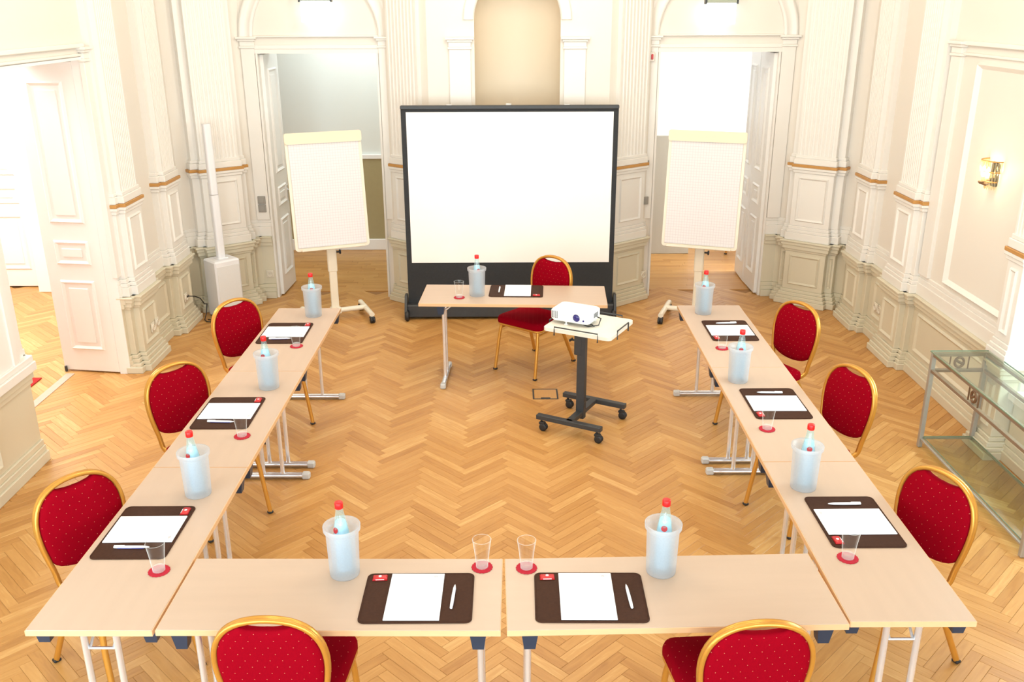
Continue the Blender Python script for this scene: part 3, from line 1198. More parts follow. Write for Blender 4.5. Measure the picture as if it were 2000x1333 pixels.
def make_chair(label):
    t = thing('banquet_chair', label, 'chair', group='red banquet chairs')
    # smooth the arch
    tail = [(.150, .02, .405), (.151, -.10, .405), (.154, -.175, .410), (.157, -.205, .425)]
    pts = tail + [(x, back_y(z), z) for x, z in BACKPTS] + [(-x, back_y(z), z) for x, z in BACKPTS[-2::-1]] + [(-x, y, z) for x, y, z in tail[::-1]]
    for _ in range(1):
        q = [pts[0]]
        for a, b in zip(pts, pts[1:]):
            q.append(tuple(.75 * u + .25 * v for u, v in zip(a, b)))
            q.append(tuple(.25 * u + .75 * v for u, v in zip(a, b)))
        q.append(pts[-1])
        pts = q
    prof = []
    for a, b in ((.011, .0), (.010, .008), (.005, .015), (-.004, .017), (-.011, .012), (-.0085, .004), (-.007, 0), (-.0085, -.004), (-.011, -.012), (-.004, -.017), (.005, -.015), (.010, -.008)):
        prof.append((a, b))
    MB().sweep(pts, prof, up=(0, 1, 0.0)).build('back_frame', GOLD, t)
    # upholstered back: outline follows the frame, U below, scooped hand hold above
    out = []
    zs = [.575 + (.855 - .575) * i / 12 for i in range(13)]
    right = [(half_w(z) - .009, z) for z in zs]
    x1 = right[-1][0]
    top = []
    topn = 28

    def inner_z(x):
        for (xa_, za), (xb_, zb) in zip(BACKPTS[6:], BACKPTS[7:]):
            if xb_ <= x <= xa_:
                return za + (zb - za) * (xa_ - x) / (xa_ - xb_ + 1e-9)
        return .85
    for i in range(1, topn):
        x = x1 * (1 - 2 * i / topn)
        z = min(inner_z(abs(x)) - .010, .855 + (x1 - abs(x)) * .55)
        if abs(x) < .088:
            z -= .030 * (1 - (x / .088) ** 2) ** .7
        top.append((x, z))
    bot = []
    xb = right[0][0]
    for i in range(1, 14):
        a = PI * i / 14
        bot.append((-xb * math.cos(a), .575 - .085 * math.sin(a) ** .8))
    out = right + top + [(-x, z) for x, z in right[::-1]] + bot
    n = len(out)
    cz = .70
    m = MB()
    rings = []
    for sc, off in ((1.0, .008), (.97, .018), (.86, .026), (.5, .030)):
        rings.append([(x * sc, back_y(cz + (z - cz) * sc) + off, cz + (z - cz) * sc) for x, z in out])
    for sc, off in ((1.0, -.008), (.97, -.016), (.86, -.021), (.5, -.023)):
        rings.append([(x * sc, back_y(cz + (z - cz) * sc) + off, cz + (z - cz) * sc) for x, z in out])
    vs_ = [p for r in rings for p in r]
    fs = []
    for k in range(3):
        for i in range(n):
            j = (i + 1) % n
            fs.append((k * n + i, (k + 1) * n + i, (k + 1) * n + j, k * n + j))
            k4 = k + 4
            fs.append((k4 * n + i, k4 * n + j, (k4 + 1) * n + j, (k4 + 1) * n + i))
    for i in range(n):
        j = (i + 1) % n
        fs.append((i, j, 4 * n + j, 4 * n + i))
    fs.append(tuple(range(3 * n, 4 * n))[::-1])
    fs.append(tuple(range(7 * n, 8 * n)))
    m.add(vs_, fs, True)
    m.build('backrest', BACKF, t)
    # seat
    def seat_out(s, wf_, wb_, y0, y1, r=.055, n_=5):
        o_ = []
        for cx, cy, a0, ww in ((1, 1, 0, wf_), (-1, 1, 90, wf_), (-1, -1, 180, wb_), (1, -1, 270, wb_)):
            for i in range(n_ + 1):
                a = R(a0 + 90 * i / n_)
                xx = cx * (ww / 2 - r) + r * math.cos(a)
                yy_ = (y1 - r if cy > 0 else y0 + r) + r * math.sin(a)
                o_.append((xx * s, (yy_ - (y0 + y1) / 2) * s + (y0 + y1) / 2))
        return o_
    m = MB()
    rr = []
    for s, z in ((.97, .405), (1.0, .417), (1.0, .443), (.975, .461), (.90, .472), (.5, .478)):
        rr.append([(x, y, z) for x, y in seat_out(s, .45, .40, -.155, .235)])
    n = len(rr[0])
    fs = [(k * n + i, k * n + (i + 1) % n, (k + 1) * n + (i + 1) % n, (k + 1) * n + i) for k in range(5) for i in range(n)]
    m.add([p for r in rr for p in r], fs + [tuple(range(5 * n, 6 * n)), tuple(range(n))[::-1]], True)
    m.build('seat', SEATF, t)
    so = seat_out(.95, .45, .40, -.155, .235)
    MB().tube([(x, y, .404) for x, y in so], .012, 8, closed=True).build('seat_frame', GOLD, t)
    for s in (-1, 1):
        leg = MB().tube([(s * .185, .195, .41), (s * .196, .215, .30), (s * .207, .262, .012)], .0135, 10, up=(1, 0, 0)).build('leg', GOLD, t)
        MB().box((s * .207, .262, .008), (.03, .03, .016), 0, .004).build('foot_cap', BLACK, leg)
        leg = MB().tube([(s * .166, -.115, .405), (s * .172, -.150, .345), (s * .208, -.295, .012)], .016, 10, up=(1, 0, 0), ry=.013).build('leg', GOLD, t)
        MB().box((s * .208, -.295, .008), (.034, .03, .016), 0, .004).build('foot_cap', BLACK, leg)
    MB().tube([(-.19, .20, .36), (-.172, -.145, .36)], .007, 8).tube([(.19, .20, .36), (.172, -.145, .36)], .007, 8).build('stretcher', GOLD, t)
    return t


ch0 = make_chair('red chair with gold frame pulled out askew at the presenter table, facing the room')
ch0.location = (.205, 4.42, 0)
ch0.rotation_euler = (0, 0, math.atan2(-.79, -.617) - PI / 2)
del ch0['group']
E_, W_ = -PI / 2, PI / 2
def face(fx, fy):
    return math.atan2(fy, fx) - PI / 2


CH = [(-1.77, .645, face(.77, -.64), 'red gold-framed chair at the camera end of the left table row'),
      (-1.785, 2.02, face(.77, -.64), 'red gold-framed chair in the middle of the left table row'),
      (-1.777, 3.28, face(.77, -.64), 'red gold-framed chair at the far end of the left table row'),
      (1.72, .69, face(-.90, -.44), 'red gold-framed chair at the camera end of the right table row'),
      (1.765, 1.99, face(-.925, -.38), 'red gold-framed chair in the middle of the right table row'),
      (1.83, 3.19, face(-.866, -.5), 'red gold-framed chair at the far end of the right table row'),
      (-.850, .045, 0.0, 'red chair seen from behind at the left front table, cut by picture edge'),
      (.848, .01, 0.06, 'red chair seen from behind at the right front table, cut by picture edge')]
for x, y, rz, lb in CH:
    dup(ch0, (x, y, 0), rz, lb, 'chairs around the U of tables')
dup(ch0, (2.95, 7.95, 0), W_ + .2, 'red chair glimpsed in the back room behind the folded right door')['group'] = 'chairs in the back room'

# ------------------------------------------------------------------ place settings


def make_pad(label):
    t = thing('desk_pad', label, 'desk pad', group='leather desk pads')
    MB().prism(rrect(.43, .32, .026), 0, .004).build('pad_sheet', LEATHER, t)
    m = MB()
    o_ = rrect(.418, .308, .022)
    m.tube([(x, y, .004) for x, y in o_], .0012, 6, closed=True)
    m.build('stitched_edge', LEATHER, t)
    return t


def make_paper(label):
    t = thing('notepad', label, 'notepad', group='white notepads')
    MB().box((0, 0, .0025), (.211, .298, .005), 0, .0008).build('paper_block', PAPER, t)
    m = MB()
    k = 12
    for r0, r1 in ((.004, .006),):
        vs_ = []
        for r in (r0, r1):
            vs_ += [(.072 + r * math.cos(2 * PI * i / k), .128 + r * math.sin(2 * PI * i / k), .0053) for i in range(k)]
        m.add(vs_, [(i, (i + 1) % k, k + (i + 1) % k, k + i)[::-1] for i in range(k)])
    m.box((.084, .128, .0053), (.010, .0015, .0002))
    m.box((.060, .128, .0053), (.010, .0015, .0002))
    m.box((.072, .128, .0053), (.003, .003, .0002))
    m.build('printed_emblem', PRINT, t)
    return t


def make_pen(label):
    t = thing('ballpoint_pen', label, 'pen', group='white pens')
    Mx = Matrix.Rotation(-PI / 2, 4, 'X')
    b = MB().lathe([(.0012, -.078), (.0035, -.068), (.0058, -.052), (.0064, 0), (.0062, .05), (.0050, .072)], 14, (0, 0, 0), Matrix.Translation((0, 0, .0064)) @ Mx @ Matrix.Rotation(PI, 4, 'X'))
    b.build('barrel', PENW, t)
    MB().box((0, -.048, .0140), (.0045, .045, .0022), 0, .0008).box((0, -.068, .011), (.0045, .005, .006), 0, .0008).build('clip', PENW, t)
    MB().box((.0052, .0, .0035), (.0014, .11, .0035), 0, .0005).build('side_line', PENB, t)
    return t


def make_packet(label):
    t = thing('sweet_packet', label, 'sweet', group='red sweet packets')
    pr = [(-.030, -.019), (.030, -.019), (.030, .019), (-.030, .019)]
    m = MB()
    vs_ = [(x, y, .001) for x, y in pr] + [(x * .8, y * .6, .0085) for x, y in pr]
    m.add(vs_, [(0, 1, 5, 4), (1, 2, 6, 5), (2, 3, 7, 6), (3, 0, 4, 7), (4, 5, 6, 7), (3, 2, 1, 0)], True)
    m.build('wrapper', REDFOIL, t)
    MB().lathe([(.0065, .0088), (.0065, .0094)], 12, (0, .002, 0)).box((0, -.0155, .004), (.034, .004, .002)).build('white_emblem', PAPER, t)
    return t


def make_coaster(label):
    n = 72
    out = []
    for i in range(n):
        a = 2 * PI * i / n
        r = .0428 + .0012 * math.cos(18 * a)
        out.append((r * math.cos(a), r * math.sin(a)))
    o = MB().prism(out, 0, .003).build('coaster', COAST)
    return tag(o, label, 'coaster', 'red felt coasters')


def make_glass(label):
    t = thing('tumbler', label, 'glass', group='empty water tumblers')
    MB().lathe([(.0245, .0), (.0248, .012), (.0255, .020), (.0310, .075), (.0385, .130)], 28, cap0=False, cap1=False).build('bowl', GLASS, t)
    MB().lathe([(.0228, .0006), (.0236, .010), (.0234, .020)], 28).build('base', GLASSB, t)
    m = MB()
    m.tube([(.0383 * math.cos(2 * PI * i / 28), .0383 * math.sin(2 * PI * i / 28), .130) for i in range(28)], .0009, 6, closed=True)
    m.build('rim', GLASSB, t)
    return t


def make_cooler(label):
    t = thing('bottle_cooler', label, 'cooler', group='frosted bottle coolers')
    MB().lathe([(.0, .004), (.055, .004), (.0585, .0), (.060, .006), (.0655, .196), (.0675, .200), (.074, .206), (.0745, .222), (.0725, .225), (.066, .221), (.0555, .207), (.051, .194), (.047, .012), (.0, .010)], 36, cap0=False, cap1=False).build('cooler_wall', FROST, t)
    m = MB()
    for r, z in ((.0735, .224), (.0655, .197)):
        m.tube([(r * math.cos(2 * PI * i / 36), r * math.sin(2 * PI * i / 36), z) for i in range(36)], .0014, 6, closed=True)
    m.build('rim_bead', FROST, t)
    return t


def make_bottle(label):
    t = thing('water_bottle', label, 'bottle', group='red capped water bottles')
    MB().lathe([(.030, .0), (.0335, .004), (.0335, .150), (.031, .185), (.025, .220), (.0185, .255), (.0145, .280), (.0140, .296)], 24).build('glass_body', BOTTLE, t)
    MB().lathe([(.0300, .012), (.0300, .150), (.0285, .182), (.0235, .214), (.0210, .230)], 24).build('label_sleeve', WATER, t)
    m = MB()
    m.lathe([(.0125, .0), (.0125, .002)], 16, (0, 0, 0), Matrix.Translation((-.0285 * .62, -.0285 * .70, .198)) @ Matrix.Rotation(R(-42), 4, 'Z') @ Matrix.Rotation(R(74), 4, 'X'))
    m.build('red_mark', REDFOIL, t)
    MB().lathe([(.0160, .288), (.0168, .291), (.0168, .311), (.0150, .315), (.0, .3152)], 20, cap1=False).build('cap', REDCAP, t)
    return t


EPS = .0006
SETS = [
    # name used in labels, pad centre, heading, coaster, cooler
    ('left front table', (-.360, .142), 0.0, (-.116, .347), (-.672, .311), .0, 0),
    ('right front table', (.309, .140), -.012, (.066, .339), (.612, .315), .014, 1),
    ('near left table', (-1.602, .632), E_, (-1.434, .332), (-1.473, .969), 0, 2),
    ('middle left table', (-1.590, 1.888), E_, (-1.433, 1.585), (-1.452, 2.261), 0, 3),
    ('far left table', (-1.576, 3.236), E_, (-1.440, 2.971), (-1.452, 3.627), 0, 4),
    ('near right table', (1.529, .690), W_, (1.403, .400), (1.398, 1.004), 0, 5),
    ('middle right table', (1.530, 1.984), W_, (1.395, 1.643), (1.397, 2.332), 0, 6),
    ('far right table', (1.553, 3.250), W_, (1.423, 2.895), (1.445, 3.648), 0, 7),
    ('presenter table', (.058, 4.223), PI - .05, (-.393, 4.058), (-.254, 4.124), 0, 8),
]
protos = None
TILT = [(-.9, .5), (1, .4), (-1, -.2), (-1, .2), (-.5, .2), (1, .3), (.7, .3), (.3, .3), (0, .2)]
for nm, (px, py), rz, (cx, cy), (bx_, by_), dpen, idx in SETS:
    c, s = math.cos(rz), math.sin(rz)

    def at_(lx, ly, z):
        return (px + lx * c - ly * s, py + lx * s + ly * c, z)
    labels = dict(
        pad='brown leather desk pad on the %s' % nm,
        paper='white notepad lying on the desk pad of the %s' % nm,
        pen='white ballpoint pen on the desk pad of the %s' % nm,
        packet='small red sweet packet on the desk pad corner of the %s' % nm,
        coaster='round red felt coaster on the %s' % nm,
        glass='empty clear tumbler on the coaster of the %s' % nm,
        cooler='frosted plastic bottle cooler standing on the %s' % nm,
        bottle='blue water bottle with red cap on the %s' % nm)
    z0 = TZ + EPS
    zp = z0 + .0046
    spots = dict(pad=(at_(0, 0, z0), rz), paper=(at_(-.012, 0, zp), rz + .008 * ((idx * 7) % 3 - 1)),
                 pen=(at_(.137 + dpen, -.008, zp), rz + .05 * ((idx * 5) % 3 - 1)),
                 packet=(at_(-.163, .125, zp), rz + .04), coaster=((cx, cy, z0), idx), glass=((cx, cy, z0 + .0032), 0),
                 cooler=((bx_, by_, z0), idx * .7), bottle=((bx_ + .002, by_, z0 + .0125), 0))
    if protos is None:
        protos = dict(pad=make_pad(''), paper=make_paper(''), pen=make_pen(''), packet=make_packet(''), coaster=make_coaster(''),
                      glass=make_glass(''), cooler=make_cooler(''), bottle=make_bottle(''))
        objs = protos
        for k, o in protos.items():
            o.location, o.rotation_euler = spots[k][0], (0, 0, spots[k][1])
            o['label'] = labels[k]
    else:
        objs = {k: dup(o, spots[k][0], spots[k][1], labels[k]) for k, o in protos.items()}
    ty, tx = TILT[idx]
    objs['bottle'].rotation_euler = (R(-tx * 1.2), R(ty * 1.5), (0.0, .5, .2, .4, .9, .6, .5, .2, 1.2)[idx])

# ------------------------------------------------------------------ projection screen
t = thing('projection_screen', 'large pull-up projection screen with black border behind the presenter table', 'screen', (.012, 5.72, 0))
MB().box((0, 0, .085), (2.02, .15, .13), 0, .012).build('housing', BLKM, t)
for s in (-1, 1):
    f = MB().prism([(-.13, .02), (.13, .02), (.10, .10), (.03, .24), (-.05, .24), (-.12, .10)], -.012, .012,
                   Matrix.Translation((s * 1.012, 0, 0)) @ Matrix.Rotation(PI / 2, 4, 'Z') @ Matrix.Rotation(PI / 2, 4, 'X')).build('end_foot', BLKM, t)
    MB().lathe([(.045, -.018), (.052, -.012), (.052, .012), (.045, .018)], 20, (0, 0, 0), Matrix.Translation((s * 1.0, -.10, .052)) @ Matrix.Rotation(PI / 2, 4, 'Y')).build('wheel', BLACK, f)
MB().box((0, .0, 1.075), (1.985, .004, 1.87)).build('border_cloth', BLKC, t)
MB().box((.001, -.0035, 1.262), (1.893, .002, 1.414)).build('picture_cloth', SCREEN, t)
b = MB().box((0, 0, 2.012), (1.99, .045, .034), 0, .006).build('top_bar', BLKM, t)
MB().box((-.01, 0, 2.036), (.05, .03, .016), 0, .004).box((-.55, 0, 2.033), (.05, .025, .010), 0, .003).box((.52, 0, 2.033), (.05, .025, .010), 0, .003).build('catch', GREYP, b)
MB().tube([(0, .05, .15), (0, .05, 1.1), (0, .03, 2.0)], .014, 8).build('rear_strut', BLKM, t)

# ------------------------------------------------------------------ flip charts


def make_flip(label, loc, rz, mirror):
    t = thing('flip_chart', label, 'flip chart', loc, rz, 'flip charts')
    M = Matrix.Translation((0, .10, 1.253)) @ Matrix.Rotation(-.12, 4, 'X')
    Mb = M @ Matrix.Rotation(PI / 2, 4, 'X')                       # prism z -> -y
    MB().prism(rrect(.705, 1.07, .03), -.012, .010, Mb).build('board', IVORY, t)
    m = MB()
    x, z0, z1 = .325, -.505, .46
    m.add([(-x, -.0125, z0), (x, -.0125, z0), (x, -.0125, z1), (-x, -.0125, z1), (-x, -.0165, z0 + .004), (x, -.0155, z0), (x, -.0165, z1), (-x, -.0165, z1)],
          [(4, 5, 6, 7), (0, 4, 7, 3), (1, 2, 6, 5), (0, 1, 5, 4)], False, M)
    m.uv = [(-x, z0), (x, z0), (x, z1), (-x, z1)] + [(0, 0)] * 12
    m.build('paper_pad', GRID, t)
    MB().prism(rrect(.712, .10, .022), .010, .030, M @ Matrix.Translation((0, 0, .495)) @ Matrix.Rotation(PI / 2, 4, 'X')).build('clamp_bar', CLAMP, t)
    MB().box((0, -.025, -.53), (.60, .05, .012), 0, .004, M).box((0, -.048, -.522), (.60, .006, .022), 0, .002, M).build('pen_tray', IVORY, t)
    MB().box((0, .13, .86), (.088, .045, .78), 0, .008).build('post', IVORY, t)
    MB().box((0, .13, .26), (.074, .034, .46), 0, .006).build('lower_post', IVORY, t)
    MB().tube([(mirror * .045, .13, .66), (mirror * .085, .13, .66)], .009, 8).lathe([(.02, 0), (.024, .006), (.02, .014)], 12, (0, 0, 0), Matrix.Translation((mirror * .075, .13, .66)) @ Matrix.Rotation(PI / 2, 4, 'Y')).build('clamp_knob', BLACK, t)
    b = MB().tube([(-.30, .10, .085), (.30, .10, .085)], .030, 12, ry=.024)
    b.box((0, .115, .085), (.10, .09, .06), 0, .008)
    base = b.build('base_bar', IVORY, t)
    for s in (-1, 1):
        r = MB().tube([(s * .29, -.16, .083), (s * .29, .30, .083)], .026, 12, ry=.022).build('cross_foot', IVORY, t)
        for y in (-.15, .29):
            m = MB()
            m.lathe([(.020, -.012), (.028, -.010), (.030, -.004), (.030, .004), (.028, .010), (.020, .012)], 16, (0, 0, 0), Matrix.Translation((s * .29 + .012, y - .014, .030)) @ Matrix.Rotation(PI / 2, 4, 'Y'))
            m.lathe([(.020, -.012), (.028, -.010), (.030, -.004), (.030, .004), (.028, .010), (.020, .012)], 16, (0, 0, 0), Matrix.Translation((s * .29 - .012, y - .014, .030)) @ Matrix.Rotation(PI / 2, 4, 'Y'))
            m.box((s * .29, y - .005, .052), (.05, .05, .020), 0, .006)
            m.build('castor', BLACK, r)
    return t


make_flip('white mobile flip chart with squared paper, standing before the left doorway', (-1.65, 5.60, 0), .394, 1)
make_flip('white mobile flip chart with squared paper, standing before the right doorway', (1.775, 5.55, 0), -.343, 1)

# ------------------------------------------------------------------ projector cart, projector
ANG = -.495
t = thing('projector_cart', 'height-adjustable projector trolley with off-white top and black H-shaped base', 'trolley', (.525, 3.25, 0), ANG)


def cart_local(x, y):
    dx, dy = x - .525, y - 3.25
    return (dx * math.cos(ANG) + dy * math.sin(ANG), -dx * math.sin(ANG) + dy * math.cos(ANG))


CZ = .805
tc_ = cart_local(.552, 3.176)
MB().prism(rrect(.50, .435, .03), CZ - .024, CZ, Matrix.Translation((tc_[0], tc_[1], 0))).build('tray', TRAYW, t)
m = MB()
X0, Y0 = tc_
for sy in (-1, 1):
    y = Y0 + sy * .222
    m.tube([(X0 - .16, y, CZ - .045), (X0 - .16, y, CZ + .016), (X0 + .16, y, CZ + .016), (X0 + .16, y, CZ - .045)], .005, 8)
for sx in (-1, 1):
    x = X0 + sx * .254
    m.tube([(x, Y0 - .10, CZ - .045), (x, Y0 - .10, CZ + .016), (x, Y0 + .10, CZ + .016), (x, Y0 + .10, CZ - .045)], .005, 8)
m.build('guard_rail', BLKM, t)
MB().box((0, -.02, .43), (.062, .045, .74), 0, .004).build('column', BLKM, t)
MB().box((0, -.02, CZ - .04), (.08, .07, .035), 0, .006).box((-.025, -.02, .63), (.055, .055, .16), 0, .004).build('sleeve', BLKM, t)
MB().tube([(-.05, -.02, .65), (-.085, -.02, .65)], .007, 8).box((-.088, -.02, .65), (.012, .05, .018), 0, .003).build('star_knob', BLACK, t)
MB().box((0, -.01, .105), (.05, .44, .035), 0, .003).build('spine', BLKM, t)
for s in (-1, 1):
    bar = MB().box((0, s * .225, .105), (.50, .045, .035), 0, .003).build('base_beam', BLKM, t)
    for q in (-1, 1):
        m = MB()
        cx_, cy_ = q * .215, s * .225
        for k in (-1, 1):
            m.lathe([(.016, -.007), (.028, -.006), (.030, 0), (.028, .006), (.016, .007)], 16, (0, 0, 0), Matrix.Translation((cx_ + .012 + .004, cy_ + k * .011, .030)) @ Matrix.Rotation(PI / 2, 4, 'X'))
        m.box((cx_ + .006, cy_, .058), (.045, .036, .022), 0, .006)
        m.tube([(cx_, cy_, .06), (cx_, cy_, .09)], .008, 8)
        m.build('castor', BLACK, bar)

PZ = CZ + .0008
t = thing('projector', 'white video projector with violet lens sitting on the trolley', 'projector', (.462, 3.215, PZ), ANG)
hw, hd, h0, h1 = .148, .105, .022, .105
lo = rrect(2 * hw - .02, 2 * hd - .02, .03)
mi = rrect(2 * hw, 2 * hd, .03)
hi = rrect(2 * hw - .016, 2 * hd - .02, .03)
m = MB()
rings = [[(x, y, h0) for x, y in lo], [(x, y, h0 + .016) for x, y in mi], [(x, y, h1 - .012) for x, y in mi], [(x, y, h1 - .003) for x, y in hi], [(x * .94, y * .92, h1) for x, y in hi]]
n = len(lo)
m.add([p for r in rings for p in r], [(k * n + i, k * n + (i + 1) % n, (k + 1) * n + (i + 1) % n, (k + 1) * n + i) for k in range(4) for i in range(n)], True)
m.add(rings[0], [tuple(range(n))[::-1]])
m.add(rings[-1], [tuple(range(n))])
body = m.build('body', PROJW, t)
MX = Matrix.Translation((.055, -hd, .066)) @ Matrix.Rotation(PI / 2, 4, 'X')
MB().lathe([(.038, -.002), (.038, .006), (.034, .012), (.028, .012), (.026, .004)], 28, (0, 0, 0), MX, cap1=False).build('lens_ring', PROJW, t)
MB().lathe([(.026, .004), (.020, .009), (.010, .012), (.0, .0125)], 28, (0, 0, 0), MX, cap1=False).build('lens', LENS, t)
m = MB()
for i in range(4):
    for k in range(7):
        m.box((-.128 + i * .012, -hd - .0005, .046 + k * .0075), (.006, .003, .0042))
for i in range(6):
    m.box((hw + .0005, -.02 + i * .012, .070), (.003, .004, .032))
m.build('vent', VENT, t)
MB().lathe([(.006, 0), (.006, .004)], 12, (0, 0, 0), Matrix.Translation((.106, -hd, .050)) @ Matrix.Rotation(PI / 2, 4, 'X')).build('sensor_window', LENS, t)
for x, y in ((-.03, -.088), (-.11, .08), (.11, .08)):
    MB().tube([(x, y, .026), (x, y, .006)], .006, 8).lathe([(.014, 0), (.014, .006)], 12, (x, y, 0)).build('foot', PROJW, t)
MB().box((-.045, -hd - .0006, .072), (.030, .002, .008)).build('brand_mark', mat('pale_mark', (.72, .72, .73), .4), t)
MB().tube([(hw - .005, .03, .05), (hw + .035, .02, .045), (hw + .04, -.03, .012), (hw - .02, -.075, .006), (hw - .06, -.055, .006), (hw - .02, -.02, .006), (hw + .015, -.05, .006)], .004, 8).build('power_lead', BLACK, t)

# ------------------------------------------------------------------ white column loudspeaker in the corner
t = thing('column_speaker', 'white column loudspeaker with slim pole on a box, standing in the left corner', 'loudspeaker', (-2.797, 5.83, 0), R(44.5))
MB().box((0, 0, .292), (.265, .24, .575), 0, .014).build('bass_box', SPEAKW, t)
MB().box((0, -.121, .28), (.235, .006, .50), 0, .003).build('grille', SPEAKG, t)
MB().box((0, .0, .584), (.11, .10, .012), 0, .005).build('socket_plate', SPEAKW, t)
MB().prism(rrect(.078, .068, .022), .588, 1.20).prism(rrect(.076, .066, .022), 1.204, 1.86).build('column', SPEAKW, t)
for s in (-1, 1):
    for q in (-1, 1):
        MB().lathe([(.014, 0), (.014, .006)], 10, (s * .11, q * .10, 0)).build('foot', BLACK, t)
m = MB().tube([(-3.04, 5.49, .30), (-2.99, 5.52, .29), (-2.96, 5.58, .25), (-2.95, 5.62, .20), (-2.955, 5.66, .17), (-2.95, 5.72, .15)], .005, 8)
m.tube([(-2.95, 5.72, .15), (-2.96, 5.70, .06), (-2.97, 5.66, .007), (-2.93, 5.60, .007), (-2.89, 5.60, .007), (-2.90, 5.65, .007), (-2.94, 5.67, .007)], .005, 8)
cb = m.build('power_cable', BLACK)
tag(cb, 'black power cable running from the wall socket to the white loudspeaker', 'cable')
MB().lathe([(.018, 0), (.018, .022), (.010, .038)], 12, (0, 0, 0), Matrix.Translation((-3.063, 5.475, .30)) @ Matrix.Rotation(R(60), 4, 'Z') @ Matrix.Rotation(PI / 2, 4, 'Y')).build('plug', BLACK, cb)

# ------------------------------------------------------------------ sockets, switches, alarm


def plate(name, label, cat, loc, rz, mm, kind, group=None):
    """Wall plate; local -y faces the room."""
    t = thing(name, label, cat, loc, rz, group)
    MB().box((0, -.005, 0), (.08, .010, .08), 0, .004).build('plate', mm, t)
    if kind == 'socket':
        MB().lathe([(.030, 0), (.030, .009), (.025, .009), (.023, .002)], 20, (0, 0, 0), Matrix.Translation((0, -.010, 0)) @ Matrix.Rotation(PI / 2, 4, 'X')).build('socket_cup', mm, t)
        MB().box((-.009, -.0122, 0), (.005, .001, .005)).box((.009, -.0122, 0), (.005, .001, .005)).build('contact', VENT, t)
    else:
        MB().box((0, -.011, 0), (.056, .006, .056), 0, .003).build('rocker', mm, t)
    return t


plate('wall_socket', 'cream wall socket without plug on the left wall, half nearest the doorway', 'socket', (XL + .112, 4.60, .30), PI / 2, CREAMSW, 'socket', 'wall sockets')
plate('wall_socket', 'cream wall socket on the left wall, half nearest the corner loudspeaker', 'socket', (XL + .112, 4.70, .31), PI / 2, CREAMSW, 'socket', 'wall sockets')
plate('wall_socket', 'cream wall socket on the left wall with the black plug in it', 'socket', (XL + .112, 5.46, .30), PI / 2, CREAMSW, 'socket', 'wall sockets')
plate('wall_socket', 'white wall socket low beside the far left doorway', 'socket', (XC - 2.585, YF - .020, .26), 0, CREAMSW, 'socket', 'wall sockets')
plate('wall_socket', 'cream wall socket low beside the far right doorway', 'socket', (XC + 1.285, YF - .085, .25), .55, CREAMSW, 'socket', 'wall sockets')
plate('wall_socket', 'cream double-socket half on the right wall, farther from the camera', 'socket', (XR - .02, 5.06, .30), -PI / 2, CREAMSW, 'socket', 'wall sockets')
plate('wall_socket', 'cream double-socket half on the right wall, nearer the camera', 'socket', (XR - .02, 4.96, .30), -PI / 2, CREAMSW, 'socket', 'wall sockets')
plate('light_switch', 'grey light switch beside the left doorway, upper of the two', 'switch', (XC - 2.60, YF - .028, 1.035), 0, GREYSW, 'switch', 'grey switches')
plate('light_switch', 'grey light switch beside the left doorway, lower of the two', 'switch', (XC - 2.60, YF - .028, .95), 0, GREYSW, 'switch', 'grey switches')
plate('light_switch', 'grey light switch beside the right doorway at hand height', 'switch', (XC + 1.27, YF - .06, 1.02), .2, GREYSW, 'switch', 'grey switches')
o = plate('control_sensor', 'small dark control plate beside the right doorway above the switch', 'sensor', (XC + 1.275, YF - .06, 1.40), .2, GREYSW, 'switch')
for ch_ in o.children:
    ch_.scale = (.6, 1, .6)
t = thing('alarm_call_point', 'small cream alarm box with red indicator beside the right door head', 'alarm', (XC + 1.27, YF - .035, 2.41))
MB().box((0, -.012, 0), (.075, .024, .085), 0, .006).build('case', WHITE, t)
MB().box((.012, -.026, 0), (.022, .010, .05), 0, .004).build('indicator', REDLAMP, t)

# ------------------------------------------------------------------ exit signs


def sign(x, zb, label):
    t = thing('exit_sign', label, 'sign', (x, YF - .10, 0), 0, 'lit signs over the doors')
    MB().box((0, 0, zb + .095), (.275, .05, .19), 0, .004).build('lit_panel', SIGNW, t)
    MB().box((0, 0, zb + .225), (.285, .07, .07), 0, .005).build('housing', SIGNG, t)
    for s in (-1, 1):
        MB().box((s * .148, -.002, zb + .23), (.012, .076, .10), 0, .002).build('bracket', BLKM, t)
    MB().box((0, .06, zb + .24), (.10, .08, .04), 0, .003).build('wall_mount', SIGNG, t)
    return t


sign(-1.80, 2.735, 'glowing white sign box hanging over the far left doorway')
sign(2.00, 2.705, 'glowing white sign box hanging over the far right doorway')

# ------------------------------------------------------------------ glass console on the right
t = thing('glass_console', 'grey steel console table with glass top and lower glass shelf along the right wall', 'console', (0, 0, 0))
cx0, cx1, cy0, cy1, chh = 2.835, 3.19, 1.50, 2.86, .695
for x in (cx0, cx1):
    for y in (cy0, cy1):
        leg = MB().box((x, y, chh / 2), (.030, .030, chh - .004), 0, .003).build('leg', STEEL, t)
for z, nm in ((chh - .012, 'top_rail'), (chh - .125, 'middle_rail')):
    for x in (cx0, cx1):
        MB().box((x, (cy0 + cy1) / 2, z), (.024, cy1 - cy0, .022), 0, .002).build(nm, RAILM, t)
    for y in (cy0, cy1):
        MB().box(((cx0 + cx1) / 2, y, z), (cx1 - cx0, .024, .022), 0, .002).build(nm, RAILM, t)
for z in (.08,):
    for x in (cx0, cx1):
        MB().box((x, (cy0 + cy1) / 2, z - .014), (.018, cy1 - cy0, .014), 0, .002).build('shelf_rail', STEEL, t)
    for y in (cy0, cy1):
        MB().box(((cx0 + cx1) / 2, y, z - .014), (cx1 - cx0, .018, .014), 0, .002).build('shelf_rail', STEEL, t)
